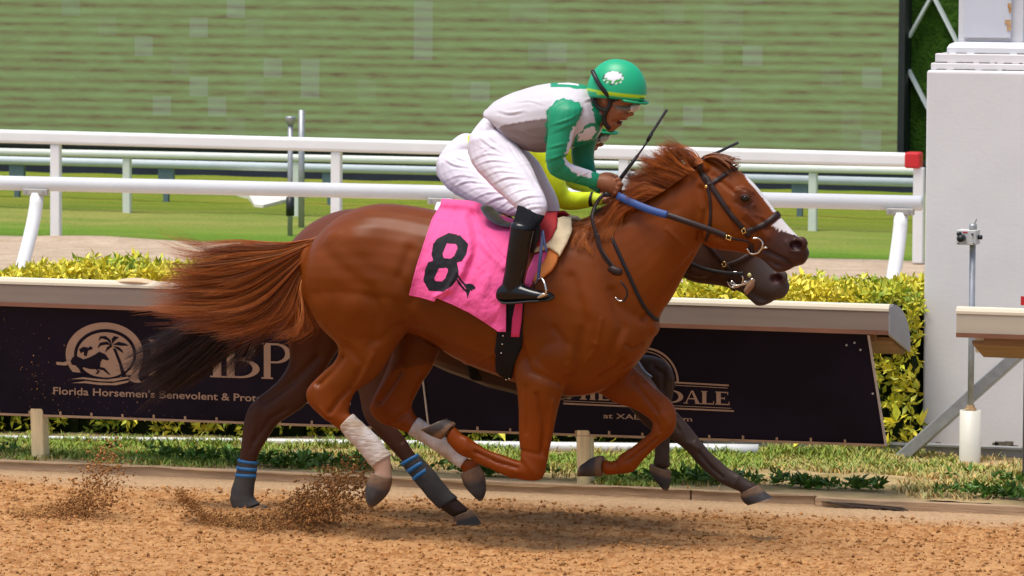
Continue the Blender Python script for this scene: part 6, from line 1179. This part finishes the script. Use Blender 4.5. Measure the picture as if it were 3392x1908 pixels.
Fs = [np.stack([a[:-1], a[1:], b2[1:], b2[:-1]], 1) for a, b2 in zip(rows[:-1], rows[1:])]
sc_ = mesh_obj('saddle_cloth', Va, np.vstack([Fq, Fq[:, ::-1]+n0]+Fs), M_PINK, None, True, np.vstack([C, C, np.tile(C[0], (5*nu, 1))]), base=(0, 0, 1.2))
tag(sc_, 'bright pink saddle cloth with a black number 8 on the chestnut horse', 'saddle cloth', 'saddle cloths')
sm_ = sc_.modifiers.new('thick', 'SOLIDIFY'); sm_.thickness = .003; sm_.offset = -1

# --- saddle, pads, girth, stirrups
sd_ = thing('saddle', tuple(unp(T4(900, 200), 0))); tag(sd_, 'tiny grey racing saddle with red, cream and orange pads and a black girth', 'saddle', 'racing saddles')
V, Fc = loft([(676, 66, 686, 98, .07), (700, 78, 706, 122, .10), (740, 118, 738, 160, .115), (800, 160, 790, 200, .12), (872, 190, 866, 232, .11), (980, 196, 980, 240, .10), (1080, 186, 1085, 240, .09), (1150, 150, 1160, 230, .07)], T4, -.03, sub=5, n=22); mesh_obj('seat', V, Fc, M_SEAT, sd_)
V, Fc = loft([(870, 205, 868, 225, .012, -.13), (960, 200, 950, 330, .012, -.22), (1040, 200, 1030, 420, .012, -.25), (1090, 210, 1080, 330, .012, -.24)], T4, -.2, sub=4, n=14); mesh_obj('flap', V, Fc, M_LEATHB, sd_)
mirrored(patch([(1055, 440), (1160, 405), (1120, 520), (1070, 600), (1015, 675), (980, 650), (1000, 560)], T4, bvA, .018, .006, -.25)).build('pink_front_edge', mat('pink_edge', (.82, .10, .30), .7, var=.04), sd_, True)
mirrored(patch([(1165, 402), (1200, 410), (1232, 446), (1215, 500), (1180, 555), (1110, 612), (1045, 640), (1062, 588), (1140, 470)], T4, bvA, .03, .022, -.25, wob=.012)).build('orange_pad', M_ORNG, sd_, True)
mirrored(patch([(1215, 210), (1260, 198), (1318, 205), (1325, 275), (1290, 370), (1240, 462), (1228, 438), (1165, 402), (1120, 415), (1060, 430), (1062, 395), (1150, 370)], T4, bvA, .042, .014, -.2, wob=.03)).build('cream_pad', M_CREAM, sd_, True)
mirrored(patch([(1085, 205), (1150, 196), (1222, 190), (1222, 275), (1190, 340), (1140, 388), (1064, 405), (1070, 300)], T4, bvA, .056, .012, -.2, wob=.02)).build('red_pad', M_REDP, sd_, True)
gi = mirrored(patch([(836, 770), (975, 770), (966, 900), (960, 1000), (965, 1060), (945, 1130), (905, 1240), (885, 1332), (845, 1340), (800, 1312), (768, 1280), (762, 1120), (776, 1000), (815, 1002)], T4, bvA, .012, .009, -.27)).build('girth', M_GIRTH, sd_, True)
mirrored(patch([(915, 780), (968, 780), (960, 900), (943, 1030), (882, 1026), (890, 900)], T4, bvA, .024, .006, -.28)).build('pink_girth_tab', mat('pink_tab', (.62, .03, .14), .7, var=.05), sd_, True)
for q in ((820, 1024), (815, 1086), (808, 1148), (868, 1332), (846, 1338)):
    h, n = cast(bvA, T4(*q), -.27, .012); V, Fc = blob((0, 0), lambda a, b: (0, 0), 0, (.005, .004, .005)); mesh_obj('stud', V-V.mean(0)+h, Fc, M_STEEL, sd_)
if True:
    if True:
        q = [(1110, 250), (1105, 330), (1092, 450), (1078, 600), (1076, 622)]; Ys_ = [-.30, -.335, -.375, -.39, -.39]
        P = crom(np.array([unp(T4(*p), y) for p, y in zip(q, Ys_)]), 5); V, Fc = ribbon(P, np.tile((0, -1., 0), (len(P), 1)), .017, .003); ml = MB().add(V, Fc)
        P2 = crom(np.array([unp(T4(*p), y) for p, y in (((1112, 260), -.33), ((1125, 350), -.36), ((1140, 415), -.375))]), 5); V, Fc = ribbon(P2, np.tile((0, -1., 0), (len(P2), 1)), .012, .003); ml.add(V, Fc)
        ir = [((1078, 612), -.385), ((1060, 632), -.365), ((1046, 662), -.335), ((1042, 700), -.315)]; ir2 = [((1078, 612), -.385), ((1100, 604), -.40), ((1122, 640), -.42), ((1135, 690), -.43), ((1130, 718), -.428)]
        mi = MB().pipe(crom([unp(T4(*p), y) for p, y in ir], 4), .0055, 8).pipe(crom([unp(T4(*p), y) for p, y in ir2], 4), .0055, 8)
        a, b = unp(T4(1128, 722), -.425), unp(T4(1034, 784), -.30); mi.bar(a, b, .03, .009)
    Pair(ml).build('stirrup_leather', M_NVY, sd_, True); Pair(mi).build('stirrup_iron', M_STEEL, sd_, True)

# --- bridle, reins and breastplate
def bridle(name, bv, Y0, sh, label, blue):
    b = thing(name, (float(unp(sh(*T2(1100, 600)) if sh else T2(1100, 600), Y0)[0]), Y0, 1.5)); tag(b, label, 'bridle', 'bridles')
    def st(part, pl, w, m=M_LEATH, off=.003, th=.004): return strap(pl, T2, w, bv, off, th, -.09, sh, 6, Y0).build(part, m, b, True)
    st('headpiece', [(862, 268), (872, 300), (895, 345), (925, 385)], .032)
    st('browband', [(918, 400), (950, 385), (1000, 355), (1060, 312), (1118, 278), (1138, 272)], .024)
    st('cheekpiece', [(912, 345), (940, 400), (1000, 490), (1060, 580), (1110, 640), (1165, 705), (1205, 755)], .027)
    st('throatlatch', [(915, 405), (932, 470), (940, 560), (938, 640), (930, 700), (910, 780)], .015)
    st('noseband', [(1165, 728), (1210, 712), (1270, 690), (1330, 655), (1390, 605), (1412, 588)], .029)
    st('chin_groove_strap', [(1215, 800), (1220, 840), (1225, 890), (1235, 915)], .024)
    mb = MB(); P = lambda x, y, o=.012: cast(bv, sh(*T2(x, y)) if sh else T2(x, y), Y0-.08, o)[0]
    ring = [(1228, 762), (1260, 765), (1290, 785), (1298, 815), (1280, 850), (1245, 868), (1215, 860), (1192, 825)]; mb.pipe(crom([P(*q) for q in ring], 4), .0048, 8)
    mb.pipe([P(1270, 850, .008), P(1300, 832, .006), P(1330, 828, .004)], [.006, .007, .004], 8); mirrored(mb, Y0).build('bit', M_STEEL, b, True)
    for pl in ([(1152, 705), (1160, 728), (1182, 720), (1172, 690)],):
        m2 = MB(); m2.pipe([P(*q, .011) for q in pl+pl[:1]], .0035, 6); mirrored(m2, Y0).build('buckle', M_BRASS, b, True)
    h, n = cast(bv, sh(*T2(912, 412)) if sh else T2(912, 412), Y0-.09, .009); V, Fc = blob((0, 0), lambda a, c: (0, 0), 0, (.008, .004, .008)); mesh_obj('stud', V-V.mean(0)+h, Fc, M_BRASS, b)
    return b, P
br1, P1_ = bridle('bridle', bvA, 0.0, None, 'dark leather bridle with steel bit on the chestnut horse', True)
br2, P2_ = bridle('bridle', bvB, YF, SHIFT_H, 'dark leather bridle with steel ring bit on the bay horse behind', False)
bit = P1_(1205, 785, .012)
def free(pl, w, m, par, name, th=.003, n3=(0, -1., .15)):
    P = crom(np.array([unp(T2(p[0], p[1]), p[2]) for p in pl]), 6); V, Fc = ribbon(P, np.tile(np.array(n3)/np.linalg.norm(n3), (len(P), 1)), w, th); return MB().add(V, Fc).build(name, m, par, True)
yb = bit[1]
free([(300, 472, -.085), (420, 528, -.125), (530, 572, -.15), (642, 605, -.165)], .038, M_BLUE, br1, 'rein_grip', .006)
free([(636, 603, -.165), (760, 645, -.17), (860, 680, -.165), (960, 715, -.155), (1050, 752, -.145)], .030, M_LEATH, br1, 'rein', .005)
free([(1045, 748, -.147), (1100, 770, -.135), (1160, 778, yb-.02), (1205, 790, yb)], .012, M_LEATH, br1, 'rein_end', .004)
m2 = MB(); q = [(1050, 742), (1045, 768), (1075, 778), (1080, 752)]; m2.pipe([unp(T2(*p), -.153) for p in q+q[:1]], .0035, 6); m2.build('buckle', M_BRASS, br1, True)
free([(305, 475, .03), (450, 530, .06), (640, 600, .15), (1050, 752, .15), (1205, 790, -yb)], .018, M_LEATH, br1, 'rein', .004)
free([(225, 465, -.10), (190, 480, -.11), (150, 540, -.13), (128, 620, -.17), (150, 720, -.19), (175, 820, -.205), (215, 900, -.215), (270, 970, -.225)], .019, M_LEATH, br1, 'rein_loop', .004)
free([(165, 730, -.195), (190, 830, -.21), (240, 910, -.225), (300, 985, -.235)], .012, M_LEATH, br1, 'rein_loop', .004)
V, Fc = loft([(235, 965, 250, 1000, .012, -.235), (265, 950, 275, 1018, .018, -.24), (300, 960, 305, 1022, .018, -.24), (325, 970, 328, 1018, .012, -.24)], T2, -.24, sub=3, n=12); mesh_obj('rein_knot', V, Fc, M_LEATH, br1)
m2 = MB(); m2.pipe(crom([unp(T2(*p), -.25) for p in ((320, 1060), (355, 1100), (368, 1150), (345, 1190), (320, 1195), (288, 1170))], 4), .005, 7); m2.build('rein_end', M_LEATHB, br1, True)
m2 = MB(); m2.pipe(crom([unp(T2(*p), -.257) for p in ((285, 1168), (310, 1192), (335, 1192))], 4), .004, 7); m2.build('rein_hook', M_STEEL, br1, True)
V, Fc = loft([(205, 450, 215, 480, .012, -.115), (225, 445, 235, 482, .014, -.12), (245, 455, 250, 480, .01, -.115)], T2, -.12, sub=3, n=12); mesh_obj('finger_loop', V, Fc, M_STRAPK, br1)
yk = strap([(250, 735), (280, 800), (330, 910), (380, 1020), (430, 1130), (480, 1230), (540, 1305), (580, 1325)], T2, .018, bvA, .003, .003, -.12, mirror=False).build('yoke', M_LEATHB, None, True, base=(1.0, 0, 1.2)); tag(yk, 'thin black breast strap curving down the chestnut horse\'s shoulder to its chest', 'breast strap')
# reins of the far horse
def freeB(pl, w, m, name): 
    P = crom(np.array([unp(T2(p[0], p[1]), p[2]) for p in pl]), 6); V, Fc = ribbon(P, np.tile((0, -1., 0), (len(P), 1)), w, .005); MB().add(V, Fc).build(name, m, br2, True)
freeB([(235, 545, YF-.10), (420, 700, YF-.16), (640, 860, YF-.18), (800, 935, YF-.17), (900, 975, YF-.15), (1020, 1000, YF-.13), (1130, 1008, YF-.10), (1165, 1005, YF-.09)], .021, M_LEATHB, 'rein')
m2 = MB(); m2.pipe(crom([unp(T2(*p), YF-.12) for p in ((1230, 1040), (1180, 1075), (1110, 1090), (1078, 1075), (1085, 1060), (1110, 1085))], 4), .0055, 8); m2.build('bit_prong', M_STEEL, br2, True)
V, Fc = blob((1205, 1018), T2, YF-.12, (.011, .009, .012)); mesh_obj('bit_guard', V, Fc, mat('ivory_ball', (.5, .5, .2), .4), br2)
V, Fc = loft([(1170, 1110, 1190, 1150, .02, YF-.06), (1200, 1060, 1235, 1100, .02, YF-.06), (1215, 1040, 1245, 1060, .015, YF-.06)], T2, YF-.06, sub=3, n=12); mesh_obj('tongue_tie', V, Fc, mat('tan_tie', (.3, .17, .1), .7), br2)
# far horse: cloth and saddle, mostly hidden
P = [(T1(620, 96)), (T1(690, 100)), (T1(1000, 165)), (T1(990, 560)), (T1(560, 430))]; P = [SHIFT_T(*p) for p in P]
m2 = patch([(p[0], p[1]) for p in P], ident, bvB, .02, .005, YF-.27, 22); V = np.vstack(m2.V).copy(); V[:, 1] = 2*YF-V[:, 1]; m2.add(V, [f[::-1] for f in m2.F])
sc2 = m2.build('saddle_cloth', mat('blue_cloth', (.03, .12, .38), .7), None, True, base=(0, YF, 1.2)); tag(sc2, 'blue saddle cloth on the far horse, only a sliver of its edge showing', 'saddle cloth', 'saddle cloths')
V, Fc = loft([(676, 66, 686, 98, .07), (700, 78, 706, 122, .10), (800, 160, 790, 200, .12), (980, 196, 980, 240, .10), (1150, 170, 1160, 230, .07)], T4, YF, sub=5, n=22, sh=lambda x, y: (x-95, y+40)); s2 = thing('saddle', (-.1, YF, 1.4)); tag(s2, 'black racing saddle under the jockey in lime silks', 'saddle', 'racing saddles'); mesh_obj('seat', V, Fc, M_LEATHB, s2)
gt = loft([(1000, 300, 1090, 300, .27), (985, 420, 1085, 420, .292), (982, 560, 1082, 560, .297), (985, 700, 1082, 700, .26), (1000, 820, 1080, 830, .2)], T1, YF, sub=4, n=24, sh=SHIFT_T); mesh_obj('girth', gt[0], gt[1], M_GIRTH, s2)
yk2 = MB().pipe(crom([unp(T5(*p), YF-.2) for p in ((795, 380), (820, 420), (850, 455), (886, 482))], 4), .007, 8).build('yoke', mat('grey_blue_strap', (.08, .1, .15), .5), None, True, base=(1.2, YF, 1)); tag(yk2, 'loose grey-blue strap hanging at the far horse\'s chest beside its knee', 'breast strap')

# ------------------------------------------------------------------ flying dirt
def spray(label, pts, n, spread, y, ys, seed, smin=.0025, smax=.012):
    g = np.random.default_rng(seed); P = crom(np.array([T0(*p) for p in pts]), 8); mb_V, mb_F = [], []
    O = np.array([(1, 0, 0), (-1, 0, 0), (0, 1, 0), (0, -1, 0), (0, 0, 1), (0, 0, -1)], float); OF = np.array([(0, 2, 4), (2, 1, 4), (1, 3, 4), (3, 0, 4), (2, 0, 5), (1, 2, 5), (3, 1, 5), (0, 3, 5)])
    sub_ = g.normal(0, 1, (70, 2)); st_ = g.random(70)
    for k in range(n):
        q_ = int(g.integers(0, 70)); t = np.clip(st_[q_]**.85+g.normal(0, .06), 0, .999)*(len(P)-1); i = int(t); i = min(i, len(P)-2); c = P[i]*(1-(t-i))+P[i+1]*(t-i); lump = (sub_[q_]*.8+g.normal(0, 1, 2)*.6)*spread*1.317*(.5+.7*t/len(P)); c = c+lump
        s = smin+(smax-smin)*g.random()**3; p = unp(c, y+g.normal(0, ys)); p[2] = max(p[2], .0)
        mb_V.append(p+O*g.uniform(.5, 1.4, (6, 1))*s*g.uniform(.7, 1.4, 3)); mb_F.append(OF+6*k)
    V = np.vstack(mb_V); Cc = np.repeat(np.array((.36, .17, .056))*g.uniform(.5, 1.25, (n, 1)), 6, 0)
    o = mesh_obj('flying_dirt', V, np.vstack(mb_F), M_DIRT, None, True, Cc); tag(o, label, 'dirt spray', kind='stuff')
spray('burst of brown dirt clods flying up at the far left of the track', [(40, 1340), (110, 1318), (180, 1285), (235, 1240), (265, 1180)], 7000, 30, .35, .14, 61, .0012, .009)
spray('curved scatter of dirt kicked up left of the far horse\'s hind hoof', [(445, 1238), (480, 1268), (530, 1300), (580, 1330), (640, 1342)], 4000, 15, .3, .1, 62, .0012, .008)
spray('cloud of dirt clods thrown up behind the far horse\'s planted hind hoof', [(640, 1338), (700, 1322), (760, 1292), (830, 1255), (900, 1222)], 10000, 32, .35, .16, 63, .0012, .010)
spray('fine dirt specks hanging in the air in front of the left banner', [(20, 800), (60, 900), (120, 1000), (300, 1030), (470, 1050)], 260, 60, 1.3, .2, 64, .001, .0035)
